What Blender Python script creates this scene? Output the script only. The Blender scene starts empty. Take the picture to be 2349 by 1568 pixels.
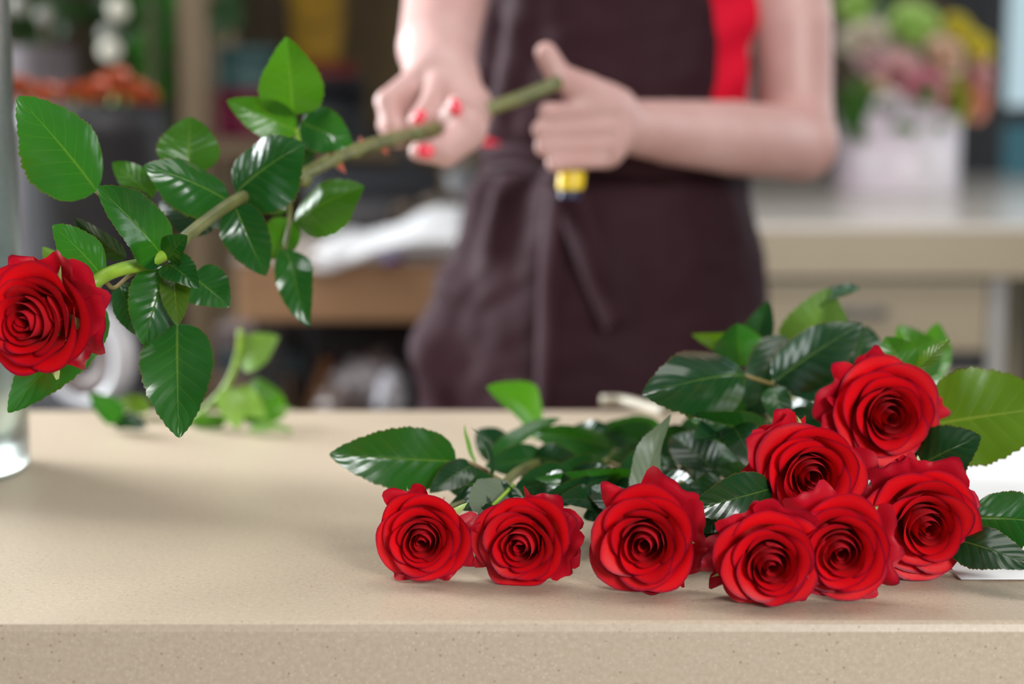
import bpy, bmesh, math, random
import numpy as np
from mathutils import Vector, Matrix, noise

# ------------------------------------------------------------------ camera, world, lights, exposure
scene = bpy.context.scene
COL = scene.collection
W_PX, H_PX = 2349.0, 1568.0
LENS = 62.0
FPX = W_PX * LENS / 36.0
PITCH = math.atan((784 - 230) / FPX)
CAM = Vector((0.0, 0.0, 1.21))
cam_data = bpy.data.cameras.new('camera')
cam_data.lens = LENS; cam_data.sensor_width = 36.0
cam_data.clip_start = 0.05; cam_data.clip_end = 100
cam_data.dof.use_dof = True
cam_data.dof.focus_distance = 1.135
cam_data.dof.aperture_fstop = 2.8
cam = bpy.data.objects.new('camera', cam_data)
COL.objects.link(cam)
cam.location = CAM
cam.rotation_euler = (math.radians(90) - PITCH, 0, 0)
scene.camera = cam

world = bpy.data.worlds.new('world'); scene.world = world
world.use_nodes = True
bgn = world.node_tree.nodes['Background']
bgn.inputs[0].default_value = (0.80, 0.93, 1.0, 1)
bgn.inputs[1].default_value = 0.85

def area(name, loc, target, sx, sy, power, color):
    ld = bpy.data.lights.new(name, 'AREA'); ld.shape = 'RECTANGLE'
    ld.size = sx; ld.size_y = sy; ld.energy = power; ld.color = color
    o = bpy.data.objects.new(name, ld); COL.objects.link(o)
    o.location = loc
    d = Vector(target) - Vector(loc)
    o.rotation_euler = d.to_track_quat('-Z', 'Y').to_euler()
    return o
# daylight through the left window, the shop front behind the photographer and the ceiling lamp
lw = area('daylight_left_window', (-2.6, 2.75, 1.85), (0.2, 1.6, 1.0), 1.5, 1.5, 88, (0.94, 0.98, 1.0)); lw.data.spread = math.radians(105)
area('daylight_shop_front', (1.3, -1.7, 2.0), (0.35, 1.1, 0.92), 0.9, 0.6, 90, (1.0, 0.99, 0.98))
area('ceiling_lamp_panel', (0.45, 1.45, 2.66), (0.45, 1.45, 0.9), 1.2, 0.6, 11, (1.0, 0.97, 0.93))
area('added_fill_left', (-1.1, 1.75, 2.66), (-0.9, 1.6, 0.9), 1.0, 0.5, 13, (0.96, 0.98, 1.0))  # added fill light: gives leaves reflections and brightens the counter's left side
area('daylight_right_window', (2.9, 3.6, 1.8), (0.6, 2.2, 1.0), 1.5, 1.4, 16, (0.93, 0.98, 1.0))

vs = scene.view_settings
vs.view_transform = 'Standard'; vs.look = 'None'; vs.exposure = 0.0; vs.gamma = 1.0
vs.use_curve_mapping = False

# ------------------------------------------------------------------ helpers
FWD = Vector((0, math.cos(PITCH), -math.sin(PITCH)))
UPV = Vector((0, math.sin(PITCH), math.cos(PITCH)))
RGT = Vector((1, 0, 0))
def ray(px, py):
    return FWD + RGT * ((px - W_PX / 2) / FPX) - UPV * ((py - H_PX / 2) / FPX)
def P(px, py, Y):
    """point of the place seen at photo pixel px, py that stands Y metres in front of the camera"""
    d = ray(px, py)
    return CAM + d * (Y / d.y)
def G(px, py, z=0.90):
    d = ray(px, py)
    return CAM + d * ((z - CAM.z) / d.z)
def pxm(n, Y):
    return n * Y / FPX

def thing(name, label, cat, loc=(0, 0, 0), group=None):
    o = bpy.data.objects.new(name, None); COL.objects.link(o)
    o.location = loc; o.empty_display_size = 0.02
    o['label'] = label; o['category'] = cat
    if group: o['group'] = group
    return o
def tag(o, label, cat, group=None):
    o['label'] = label; o['category'] = cat
    if group: o['group'] = group
    return o

def mesh_obj(name, verts, faces, m, parent=None, uv=None, smooth=True, root=None):
    """root: Empty the part hangs under (verts are world points); parent may be a part of it"""
    off = Vector((0, 0, 0))
    p = root if root is not None else parent
    if p is not None:
        off = p.location.copy()
    me = bpy.data.meshes.new(name)
    va = np.array([tuple(v) for v in verts], dtype=float) - np.array(off)
    me.from_pydata(va.tolist(), [], [tuple(int(i) for i in f) for f in faces])
    if uv is not None:
        lay = me.uv_layers.new(name='UVMap')
        li = np.empty(len(me.loops), dtype=np.int32)
        me.loops.foreach_get('vertex_index', li)
        uva = np.array(uv, dtype=np.float32)[li]
        lay.data.foreach_set('uv', uva.ravel())
    if smooth:
        me.polygons.foreach_set('use_smooth', [True] * len(me.polygons))
    me.materials.append(m)
    me.update()
    o = bpy.data.objects.new(name, me); COL.objects.link(o)
    if parent is not None: o.parent = parent
    return o

def grid_faces(nu, nv, closed=False):
    f = []
    for j in range(nv - 1):
        for i in range(nu if closed else nu - 1):
            a = j * nu + i; b = j * nu + (i + 1) % nu
            f.append((a, b, b + nu, a + nu))
    return f

def catmull(pts, n):
    pts = [Vector(p) for p in pts]
    if len(pts) == 2:
        return [pts[0].lerp(pts[1], i / (n - 1)) for i in range(n)]
    ext = [pts[0] * 2 - pts[1]] + pts + [pts[-1] * 2 - pts[-2]]
    out = []
    m = len(pts) - 1
    for k in range(n):
        s = k / (n - 1) * m
        i = min(int(s), m - 1); t = s - i
        p0, p1, p2, p3 = ext[i], ext[i + 1], ext[i + 2], ext[i + 3]
        out.append(0.5 * ((2 * p1) + (p2 - p0) * t + (2 * p0 - 5 * p1 + 4 * p2 - p3) * t * t + (3 * p1 - p0 - 3 * p2 + p3) * t ** 3))
    return out

def tube(pts, radii, ns=10, n=None, cap=True):
    """verts, faces of a tube through pts with a radius per point"""
    n = n or max(8, 4 * len(pts))
    path = catmull(pts, n)
    rr = np.interp(np.linspace(0, len(radii) - 1, n), range(len(radii)), radii)
    v = []; f = []
    up = None
    for i, p in enumerate(path):
        d = (path[min(i + 1, n - 1)] - path[max(i - 1, 0)]).normalized()
        if up is None:
            up = d.orthogonal().normalized()
        up = (up - d * up.dot(d)).normalized()
        sd = d.cross(up)
        for k in range(ns):
            a = 2 * math.pi * k / ns
            v.append(p + (up * math.cos(a) + sd * math.sin(a)) * rr[i])
    f = grid_faces(ns, n, True)
    if cap:
        f.append(tuple(reversed(range(ns)))); f.append(tuple(range((n - 1) * ns, n * ns)))
    return v, f

def box_vf(c, s, bev=0.0):
    """bevelled box (chamfer made with bmesh) as verts, faces around centre c with full size s"""
    bm = bmesh.new()
    bmesh.ops.create_cube(bm, size=1.0)
    for v in bm.verts:
        v.co = Vector((v.co.x * s[0], v.co.y * s[1], v.co.z * s[2]))
    if bev > 0:
        bmesh.ops.bevel(bm, geom=bm.edges[:], offset=bev, segments=2, affect='EDGES', profile=0.6)
    bm.verts.index_update()
    v = [vv.co + Vector(c) for vv in bm.verts]
    f = [tuple(x.index for x in ff.verts) for ff in bm.faces]
    bm.free()
    return v, f

def box(name, lo, hi, m, parent=None, bev=0.004, root=None, rotz=0.0):
    lo = Vector(lo); hi = Vector(hi)
    c = (lo + hi) / 2; s = hi - lo
    v, f = box_vf((0, 0, 0), s, min(bev, min(s) * 0.45))
    R = Matrix.Rotation(rotz, 3, 'Z')
    v = [R @ x + c for x in v]
    return mesh_obj(name, v, f, m, parent, smooth=False, root=root)

def lathe(profile, ns=40, centre=(0, 0, 0), close=False):
    c = Vector(centre)
    v = []
    for (r, z) in profile:
        for k in range(ns):
            a = 2 * math.pi * k / ns
            v.append(c + Vector((r * math.cos(a), r * math.sin(a), z)))
    f = grid_faces(ns, len(profile), True)
    if close:
        n = len(profile)
        for k in range(ns):
            a = (n - 1) * ns + k; b = (n - 1) * ns + (k + 1) % ns
            f.append((a, b, (k + 1) % ns, k))
    return v, f

def setkind(o, k='structure'):
    o['kind'] = k
    return o

def sstep(a, b, x):
    t = min(1.0, max(0.0, (x - a) / (b - a)))
    return t * t * (3 - 2 * t)

# ------------------------------------------------------------------ materials
class NT:
    def __init__(self, name):
        self.m = bpy.data.materials.new(name); self.m.use_nodes = True
        self.t = self.m.node_tree; self.n = self.t.nodes; self.l = self.t.links
        self.b = self.n['Principled BSDF']; self.out = self.n['Material Output']
    def node(self, typ, **kw):
        x = self.n.new(typ)
        for k, v in kw.items(): setattr(x, k, v)
        return x
    def link(self, a, b): self.l.new(a, b)
    def math(self, op, a, b=None, clamp=False):
        x = self.n.new('ShaderNodeMath'); x.operation = op; x.use_clamp = clamp
        for i, s in enumerate((a, b)):
            if s is None: continue
            if isinstance(s, (int, float)): x.inputs[i].default_value = s
            else: self.l.new(s, x.inputs[i])
        return x.outputs[0]
    def mix(self, fac, a, b):
        x = self.n.new('ShaderNodeMix'); x.data_type = 'RGBA'
        if isinstance(fac, (int, float)): x.inputs['Factor'].default_value = fac
        else: self.l.new(fac, x.inputs['Factor'])
        for nm, s in (('A', a), ('B', b)):
            i = [q for q in x.inputs if q.name == nm and q.type == 'RGBA'][0]
            if isinstance(s, tuple): i.default_value = (*s[:3], 1)
            else: self.l.new(s, i)
        return [q for q in x.outputs if q.type == 'RGBA'][0]
    def ramp(self, fac, stops):
        x = self.n.new('ShaderNodeValToRGB')
        cr = x.color_ramp
        while len(cr.elements) < len(stops): cr.elements.new(0.5)
        for e, (p, c) in zip(cr.elements, stops):
            e.position = p; e.color = (*c[:3], 1)
        self.l.new(fac, x.inputs[0])
        return x.outputs[0]
    def noise(self, scale, detail=3, vec=None, rough=0.5):
        x = self.n.new('ShaderNodeTexNoise'); x.inputs['Scale'].default_value = scale
        x.inputs['Detail'].default_value = detail; x.inputs['Roughness'].default_value = rough
        if vec is not None: self.l.new(vec, x.inputs['Vector'])
        return x.outputs[0]
    def coord(self, which='Object'):
        x = self.n.new('ShaderNodeTexCoord'); return x.outputs[which]
    def bump(self, h, strength=0.3, dist=0.001):
        x = self.n.new('ShaderNodeBump'); x.inputs['Strength'].default_value = strength
        x.inputs['Distance'].default_value = dist
        self.l.new(h, x.inputs['Height']); self.l.new(x.outputs[0], self.b.inputs['Normal'])
        return x.outputs[0]
    def base(self, c):
        if isinstance(c, tuple): self.b.inputs['Base Color'].default_value = (*c[:3], 1)
        else: self.l.new(c, self.b.inputs['Base Color'])
    def set(self, **kw):
        for k, v in kw.items(): self.b.inputs[k.replace('_', ' ')].default_value = v
        return self

def simple(name, c, rough=0.5, metal=0.0, nscale=0, namp=0.15, bump=0.0, spec=0.5):
    q = NT(name); q.set(Roughness=rough, Metallic=metal); q.b.inputs['Specular IOR Level'].default_value = spec
    if nscale:
        nz = q.noise(nscale, 4, q.coord())
        lo = tuple(x * (1 - namp) for x in c); hi = tuple(min(1, x * (1 + namp)) for x in c)
        q.base(q.ramp(nz, [(0.3, lo), (0.7, hi)]))
        if bump: q.bump(nz, bump, 0.002)
    else:
        q.base(c)
    return q.m

def leaf_material(name, top, vein, under, trans, tfac=0.28, rough=0.22, veinw=1.0):
    q = NT(name)
    uv = q.node('ShaderNodeSeparateXYZ'); q.link(q.coord('UV'), uv.inputs[0])
    u = q.math('ABSOLUTE', q.math('MULTIPLY', q.math('SUBTRACT', uv.outputs[0], 0.5), 2.0))
    v = uv.outputs[1]
    rib = q.math('SUBTRACT', 1.0, q.math('DIVIDE', u, q.math('MULTIPLY', q.math('SUBTRACT', 1.15, v), 0.055 * veinw)), clamp=True)
    s = q.math('SUBTRACT', q.math('MULTIPLY', v, 8.0), q.math('MULTIPLY', q.math('POWER', u, 0.8), 1.9))
    fr = q.math('ABSOLUTE', q.math('SUBTRACT', q.math('FRACT', s), 0.5))
    side = q.math('SUBTRACT', 1.0, q.math('DIVIDE', fr, 0.06), clamp=True)
    side = q.math('MULTIPLY', side, q.math('SUBTRACT', 0.95, u, clamp=True))
    oi = q.node('ShaderNodeObjectInfo')
    nz = q.noise(60, 3, q.coord('Object'))
    c1 = q.mix(nz, tuple(x * 0.72 for x in top), tuple(min(1, x * 1.28) for x in top))
    c1 = q.mix(q.math('MULTIPLY', oi.outputs['Random'], 0.45), c1, tuple((top[0] * 2.0, top[1] * 1.25, top[2] * 0.7)))
    c1 = q.mix(q.math('MULTIPLY', side, 0.38), c1, vein)
    c1 = q.mix(q.math('MULTIPLY', rib, 0.8), c1, vein)
    edge = q.math('MULTIPLY', q.math('GREATER_THAN', u, 0.965), 0.55)
    c1 = q.mix(edge, c1, (0.12, 0.06, 0.012))
    c2 = q.mix(q.math('MULTIPLY', q.math('MAXIMUM', rib, q.math('MULTIPLY', side, 0.5)), 0.6), under, tuple(min(1, x * 1.5) for x in under))
    geo = q.node('ShaderNodeNewGeometry')
    q.base(q.mix(geo.outputs['Backfacing'], c1, c2))
    rr = q.math('ADD', q.math('MULTIPLY', geo.outputs['Backfacing'], 0.22), rough)
    q.link(rr, q.b.inputs['Roughness'])
    q.b.inputs['Specular IOR Level'].default_value = 0.4
    h = q.math('ADD', q.math('MULTIPLY', q.math('MULTIPLY', fr, 2.0), 0.6), q.math('MULTIPLY', rib, -1.0))
    h = q.math('ADD', h, q.math('MULTIPLY', q.noise(170, 2, q.coord('Object')), 0.35))
    nrm = q.bump(h, 0.32, 0.0008)
    tr = q.node('ShaderNodeBsdfTranslucent'); tr.inputs[0].default_value = (*trans, 1)
    mx = q.node('ShaderNodeMixShader'); mx.inputs[0].default_value = tfac
    q.link(q.b.outputs[0], mx.inputs[1]); q.link(tr.outputs[0], mx.inputs[2]); q.link(mx.outputs[0], q.out.inputs[0])
    return q.m

def petal_material(name, base, deep, back, rim):
    q = NT(name)
    uv = q.node('ShaderNodeSeparateXYZ'); q.link(q.coord('UV'), uv.inputs[0])
    v = uv.outputs[1]; u = uv.outputs[0]
    mp = q.node('ShaderNodeMapping'); mp.inputs['Scale'].default_value = (22, 2.2, 1)
    q.link(q.coord('UV'), mp.inputs[0])
    fib = q.noise(2.0, 3, mp.outputs[0])
    oi = q.node('ShaderNodeObjectInfo')
    c = q.mix(q.math('MULTIPLY', oi.outputs['Random'], 0.6), base, deep)
    c = q.mix(q.math('MULTIPLY', fib, 0.35), c, deep)
    ed = q.math('MULTIPLY', q.math('SUBTRACT', v, 0.93), 16.0, clamp=True)
    ed = q.math('MULTIPLY', ed, q.math('MULTIPLY', q.noise(60, 2, q.coord('Object')), 1.7), clamp=True)
    c = q.mix(q.math('MULTIPLY', ed, 0.85), c, rim)
    geo = q.node('ShaderNodeNewGeometry')
    cb = q.mix(q.math('MULTIPLY', fib, 0.5), back, base)
    cb = q.mix(q.math('MULTIPLY', ed, 0.6), cb, rim)
    cc = q.mix(geo.outputs['Backfacing'], cb, c)
    q.base(cc)
    q.set(Roughness=0.5)
    q.b.inputs['Specular IOR Level'].default_value = 0.22
    q.b.inputs['Sheen Weight'].default_value = 0.05
    q.b.inputs['Sheen Tint'].default_value = (1, 0.25, 0.3, 1)
    q.bump(fib, 0.18, 0.0006)
    tr = q.node('ShaderNodeBsdfTranslucent'); tr.inputs[0].default_value = (*base, 1)
    mx = q.node('ShaderNodeMixShader'); mx.inputs[0].default_value = 0.08
    q.link(q.b.outputs[0], mx.inputs[1]); q.link(tr.outputs[0], mx.inputs[2]); q.link(mx.outputs[0], q.out.inputs[0])
    return q.m

M = {}
M['petal'] = petal_material('rose_petal', (0.78, 0.003, 0.008), (0.46, 0.002, 0.008), (0.72, 0.02, 0.035), (0.17, 0.004, 0.03))
M['petal_dark'] = petal_material('guard_petal', (0.50, 0.004, 0.015), (0.36, 0.004, 0.02), (0.55, 0.04, 0.06), (0.14, 0.01, 0.04))
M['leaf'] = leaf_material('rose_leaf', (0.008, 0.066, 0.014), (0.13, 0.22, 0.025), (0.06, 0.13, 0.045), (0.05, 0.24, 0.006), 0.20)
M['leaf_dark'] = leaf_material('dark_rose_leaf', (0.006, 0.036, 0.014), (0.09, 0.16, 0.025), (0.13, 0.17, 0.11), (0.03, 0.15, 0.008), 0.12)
M['leaf_bright'] = leaf_material('light_rose_leaf', (0.024, 0.120, 0.008), (0.20, 0.32, 0.04), (0.06, 0.22, 0.015), (0.085, 0.27, 0.006), 0.32, 0.30)
M['leaf_pale'] = leaf_material('pale_leaf', (0.14, 0.30, 0.055), (0.28, 0.42, 0.12), (0.20, 0.36, 0.10), (0.22, 0.45, 0.04), 0.3, 0.4)
M['leaf_olive'] = leaf_material('olive_leaf', (0.050, 0.125, 0.010), (0.24, 0.30, 0.04), (0.10, 0.19, 0.04), (0.15, 0.32, 0.008), 0.30, 0.30)
def stem_material(name, a, b):
    q = NT(name); nz = q.noise(45, 4, q.coord())
    q.base(q.ramp(nz, [(0.35, a), (0.65, b)])); q.set(Roughness=0.45); q.bump(nz, 0.25, 0.001)
    return q.m
M['stem'] = stem_material('rose_stem', (0.085, 0.10, 0.028), (0.17, 0.175, 0.055))
M['stem_green'] = stem_material('green_rose_stem', (0.16, 0.30, 0.02), (0.30, 0.48, 0.04))
M['stem_brown'] = stem_material('brown_leaf_stalk', (0.20, 0.10, 0.05), (0.22, 0.20, 0.06))
M['sepal'] = stem_material('sepal_green', (0.26, 0.40, 0.09), (0.46, 0.56, 0.22))
M['thorn'] = simple('thorn_red', (0.42, 0.09, 0.05), 0.4)

# ------------------------------------------------------------------ leaves and roses
def leaf_vf(base, tip, width, roll=0.0, fold=14, bow=0.06, droop=0.0, wave=0.12, twist=0.0, nrm=None, seed=0, teeth=20, serr=0.035, up=0.35, lf=0.0):
    rng = random.Random(seed * 7919 + 13)
    base = Vector(base); tip = Vector(tip)
    ax = tip - base; L = ax.length; ax.normalize()
    mid = (base + tip) / 2
    n0 = Vector(nrm) if nrm is not None else (CAM - mid).normalized() + Vector((-lf, 0, up))
    n0 = (n0 - ax * n0.dot(ax)).normalized()
    n0 = Matrix.Rotation(math.radians(roll), 3, ax) @ n0
    NV = 49; NU = 13
    ph = rng.uniform(0, 6); ph2 = rng.uniform(0, 6)
    mx = (0.37 ** 0.50) * (0.63 ** 0.86)
    v = []; uv = []
    for j in range(NV):
        t = j / (NV - 1)
        w = (t ** 0.50) * ((1 - t) ** 0.86) / mx
        hw = width / 2 * w
        tw = Matrix.Rotation(math.radians(twist) * (t - 0.4), 3, ax)
        nn = tw @ n0; sd = ax.cross(nn)
        fr = (t * teeth) % 1.0
        for i in range(NU):
            u = -1 + 2 * i / (NU - 1)
            au = abs(u)
            x = hw * u
            if au > 0.99 and 0.08 < t < 0.985:
                x *= 1 + serr * (2.2 * fr - 0.6)
            fa = math.radians(fold) * (1 if t > 0.02 else 0.3)
            y = x * math.cos(fa); n = abs(x) * math.sin(fa)
            n -= droop * (x * x) / max(width / 2, 1e-5)
            n += bow * L * 4 * t * (1 - t)
            n += wave * abs(x) * math.sin(t * 8.5 + (ph if u > 0 else ph2))
            s = t * 8.0 - (au ** 0.8) * 1.9
            n += 0.006 * width * (abs((s % 1.0) - 0.5) * 2 - 0.5) * min(1, w) * (1 - au ** 4) * min(1, au * 6)
            p = base + ax * (t * L) + sd * y + nn * n
            if au > 0.99: p += ax * (L / teeth) * 0.25 * fr
            v.append(p); uv.append((0.5 + 0.5 * u, t))
    return v, grid_faces(NU, NV), uv

SEED = [0]
def leaf(root, base, tip, wpx, mat='leaf', parent=None, curl_tip=0.0, **kw):
    """base, tip: (px, py, Y) of the photo; wpx: leaf width in photo pixels"""
    SEED[0] += 1
    if root.get('near'):
        base = (*base[:2], 1.14 + (base[2] - 1.14) * .72); tip = (*tip[:2], 1.14 + (tip[2] - 1.14) * .72)
    b = P(*base); t = P(*tip)
    w = pxm(wpx, (base[2] + tip[2]) / 2)
    kw.setdefault('seed', SEED[0])
    v, f, uv = leaf_vf(b, t, w, **kw)
    if b.y < 1.757: v = [on_counter(p, .003) for p in v]
    return mesh_obj('leaf', v, f, M[mat], parent or root, uv, root=root)

def stalk(root, pts, r0=0.0016, r1=0.001, mat='stem_brown', name='leaf_stalk'):
    if root.get('near'): pts = [(*p[:2], 1.14 + (p[2] - 1.14) * .72) for p in pts]
    v, f = tube([P(*p) if not isinstance(p, Vector) else p for p in pts], [r0, r1], 7, cap=True)
    return mesh_obj(name, v, f, M[mat], root, root=root)

TT = [0, .2, .4, .6, .8, 1.0]
HH = [1.15, 1.17, 1.15, 1.05, 0.88, 0.64]
WW = [2.3, 1.75, 1.35, 1.22, 1.14, 1.06]
def petal_vf(t, rng, guard=False, open_=1.0):
    NU, NV = 17, 15
    Rr = (0.06 + 0.94 * t ** 1.02); H = np.interp(t, TT, HH) + rng.uniform(-.03, .03)
    if t > .3: Rr *= rng.uniform(.96, 1.05)
    Wd = np.interp(t, TT, WW) * rng.uniform(.93, 1.07)
    k = sstep(.15, .6, t)
    f1 = (1 - k) * (Rr + .14) + k * Rr * .90
    f2 = (1 - k) * (Rr + .06) + k * Rr * (.78 - 0.05 * open_)
    if guard:
        Rr = rng.uniform(1.0, 1.16); H = rng.uniform(.18, .55); f1 = .75; f2 = Rr * .95; Wd = rng.uniform(.40, .75)
    P0 = (.05, .03); P1 = (f1, .02 if k > .5 else .15); P2 = (f2, H * (.80 if not guard else .7)); P3 = (Rr, H)
    roll = (.04 + .10 * k * rng.uniform(.5, 1.3)) * open_; tilt = rng.uniform(-.07, .07); tph = rng.uniform(0, 6.3)
    side = .10 * k * rng.uniform(.3, 1.2)
    spiral = rng.uniform(.05, .11) * (1 - .5 * k)
    tipk = rng.uniform(.0, .055) * (.4 + k)
    rip = (.006 + .018 * k) * rng.uniform(.5, 1.4) * (2.6 if guard else 1)
    p1, p2 = rng.uniform(0, 6), rng.uniform(0, 6)
    v = []; uv = []
    for j in range(NV):
        b = j / (NV - 1)
        for i in range(NU):
            u = -1 + 2 * i / (NU - 1); au = abs(u)
            vm = 1 - .30 * au ** 3.2 + tipk * max(0, 1 - au * 1.8)
            vv = b * vm
            q = 1 - vv
            r = q ** 3 * P0[0] + 3 * q * q * vv * P1[0] + 3 * q * vv * vv * P2[0] + vv ** 3 * P3[0]
            z = q ** 3 * P0[1] + 3 * q * q * vv * P1[1] + 3 * q * vv * vv * P2[1] + vv ** 3 * P3[1]
            e = sstep(.72, 1.0, vv)
            r += roll * e * (1 - .3 * au); z -= roll * .55 * e * e
            e2 = sstep(.5, 1, au) * b
            r += side * e2 * e2; z -= side * .4 * e2 * e2
            r *= 1 + spiral * u
            wv = rip * (b ** 2) * (math.sin(u * 3.1 + p1) + .5 * math.sin(u * 6.3 + p2))
            r += wv; z += wv * .8
            if guard:
                z += .09 * b * math.sin(u * 3.7 + p1); r += .08 * b * b * math.sin(u * 5.1 + p2) + .04 * b ** 3 * math.sin(u * 11 + p1); z += .05 * b ** 3 * math.sin(u * 9 + p2)
            th = u * Wd * (.38 + .62 * sstep(0, .55, b))
            z += tilt * b * 1.2 * math.sin(th + tph) * (.4 + k)
            v.append((r * math.cos(th), r * math.sin(th), z)); uv.append((.5 + .5 * u, b * vm if guard else b))
    return v, grid_faces(NU, NV), uv

def on_counter(p, h=0.0025):
    """petals and leaves are pressed flat where they meet the counter top"""
    t = (p.z - 0.9004) / h
    if t < 1: p.z = 0.9004 + h * math.exp(t - 1)
    return p

def rose_head(root, centre, axis, R, seed, N=22, guards=4, open_=1.0, spin=0.0, squash=1.0, guard_angles=None):
    """petals, calyx and sepals; returns the point where the stem leaves"""
    rng = random.Random(seed)
    A = Vector(axis).normalized()
    X = A.orthogonal().normalized()
    upr = (Vector((0, 0, 1)) - A * A.z).normalized()
    X = upr; Y = A.cross(X)
    base = Vector(centre) - A * (0.95 * R)
    def tr(p, ang):
        c, s = math.cos(ang), math.sin(ang)
        x, y, z = p[0] * c - p[1] * s, p[0] * s + p[1] * c, p[2]
        return on_counter(base + X * (x * R * squash) + Y * (y * R) + A * (z * R))
    for k in range(N):
        t = (k / (N - 1)) ** 0.92
        v, f, uv = petal_vf(t, rng, False, open_)
        ang = spin + k * math.radians(137.5) + rng.uniform(-.15, .15)
        mesh_obj('petal', [tr(p, ang) for p in v], f, M['petal'], root, uv, root=root)
    for k in range(guards):
        v, f, uv = petal_vf(1.0, rng, True, open_)
        ang = guard_angles[k] if guard_angles and k < len(guard_angles) else rng.uniform(0, 6.28)
        mesh_obj('petal', [tr(p, ang) for p in v], f, M['petal_dark'], root, uv, root=root)
    # calyx
    prof = [(0.001, -.22), (.10, -.20), (.15, -.12), (.17, -.02), (.13, .06), (.05, .10)]
    v, f = lathe(prof, 14)
    mesh_obj('calyx', [tr(p, 0) for p in v], f, M['sepal'], root, root=root)
    for k in range(5):
        ang = k * 2 * math.pi / 5 + rng.uniform(-.2, .2) + spin
        NV, NU = 11, 5
        vv = []; uv = []
        out = rng.uniform(.95, 1.40); back = rng.uniform(-.30, .15)
        for j in range(NV):
            s = j / (NV - 1)
            w = .21 * (1 - s) ** .7 * (.6 + .4 * math.sin(min(1, s * 3) * math.pi / 2))
            r = .12 + out * s * .78; z = .02 + .42 * math.sin(s * 2.0) * out * .5 + back * s * s
            for i in range(NU):
                u = -1 + 2 * i / (NU - 1)
                vv.append((r, u * w, z - .05 * abs(u) + .05 * u * math.sin(s * 5)))
        mesh_obj('sepal', [tr(p, ang) for p in vv], grid_faces(NU, NV), M['sepal'], root, root=root)
    return base - A * (0.2 * R)
# ------------------------------------------------------------------ the setting
CZ = 0.90
YF, YB = 1.024, 1.757
q = NT('speckled_composite')
co = q.coord('Object')
n1 = q.noise(900, 2, co, .6); n2 = q.noise(330, 3, co, .6); n3 = q.noise(9, 3, co)
mp = q.node('ShaderNodeMapping'); mp.inputs['Scale'].default_value = (1, 1, 1); q.link(co, mp.inputs[0])
vo = q.node('ShaderNodeTexVoronoi'); vo.inputs['Scale'].default_value = 210; q.link(co, vo.inputs['Vector'])
spk = q.math('LESS_THAN', vo.outputs['Distance'], 0.16)
sel = q.node('ShaderNodeSeparateColor'); q.link(vo.outputs['Color'], sel.inputs[0])
spk = q.math('MULTIPLY', spk, q.math('GREATER_THAN', sel.outputs[0], 0.62))
vo2 = q.node('ShaderNodeTexVoronoi'); vo2.inputs['Scale'].default_value = 330; q.link(co, vo2.inputs['Vector'])
sel2 = q.node('ShaderNodeSeparateColor'); q.link(vo2.outputs['Color'], sel2.inputs[0])
spw = q.math('MULTIPLY', q.math('LESS_THAN', vo2.outputs['Distance'], 0.22), q.math('GREATER_THAN', sel2.outputs[1], 0.6))
c = q.ramp(n2, [(0.3, (0.45, 0.36, 0.262)), (0.7, (0.565, 0.47, 0.365))])
c = q.mix(q.math('MULTIPLY', n1, 0.3), c, (0.66, 0.54, 0.41))
c = q.mix(q.math('MULTIPLY', spk, 0.6), c, (0.26, 0.13, 0.06))
c = q.mix(q.math('MULTIPLY', spw, 0.4), c, (0.74, 0.66, 0.55))
q.base(c); q.set(Roughness=0.38); q.b.inputs['Specular IOR Level'].default_value = 0.35
M['counter'] = q.m

M['floor'] = simple('floor_tile', (0.20, 0.17, 0.15), 0.4, nscale=6)
M['plaster'] = simple('ceiling_paint', (0.42, 0.41, 0.39), 0.8, nscale=8, namp=.05)
M['dark_wall'] = simple('dark_painted_wall', (0.022, 0.022, 0.026), 0.6, nscale=5)
M['left_wall'] = simple('left_wall_paint', (0.10, 0.095, 0.09), 0.7, nscale=5)
q = NT('brown_wood_board')
mp = q.node('ShaderNodeMapping'); mp.inputs['Scale'].default_value = (9, 9, .8); q.link(q.coord(), mp.inputs[0])
nz = q.noise(4, 5, mp.outputs[0]); q.base(q.ramp(nz, [(0.3, (0.045, 0.026, 0.010)), (0.7, (0.085, 0.052, 0.020))])); q.set(Roughness=0.6)
M['wall_wood'] = q.m
def wood(name, a, b, rough=0.45, sc=(3, 30, 30)):
    q = NT(name)
    mp = q.node('ShaderNodeMapping'); mp.inputs['Scale'].default_value = sc; q.link(q.coord(), mp.inputs[0])
    nz = q.noise(2.5, 4, mp.outputs[0]); q.base(q.ramp(nz, [(0.3, a), (0.7, b)])); q.set(Roughness=rough)
    return q.m
M['tan_wood'] = wood('tan_wood', (0.42, 0.24, 0.125), (0.48, 0.285, 0.155))
M['post_wood'] = wood('shelf_wood', (0.20, 0.145, 0.085), (0.255, 0.185, 0.115), .5, (30, 30, 3))
M['cream'] = simple('cream_laminate', (0.41, 0.34, 0.235), 0.35, nscale=4, namp=.04)
M['cream_top'] = simple('cream_worktop', (0.76, 0.70, 0.64), 0.22, nscale=4, namp=.04)
M['black_frame'] = simple('black_window_frame', (0.012, 0.012, 0.015), 0.4)
M['white_paper'] = simple('white_paper', (0.80, 0.80, 0.82), 0.6, nscale=30, namp=.03)
M['grey_metal'] = simple('grey_metal', (0.42, 0.42, 0.44), 0.35, metal=0.9)
M['dark_metal'] = simple('dark_metal', (0.05, 0.05, 0.055), 0.4, metal=0.7)

def struct(name, lo, hi, m, bev=0.0):
    return setkind(box(name, lo, hi, M[m], bev=bev))
struct('floor', (-3.2, -2.6, -0.06), (3.4, 5.6, 0.0), 'floor')
struct('ceiling', (-3.2, -2.6, 2.75), (3.4, 5.6, 2.83), 'plaster')
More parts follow.
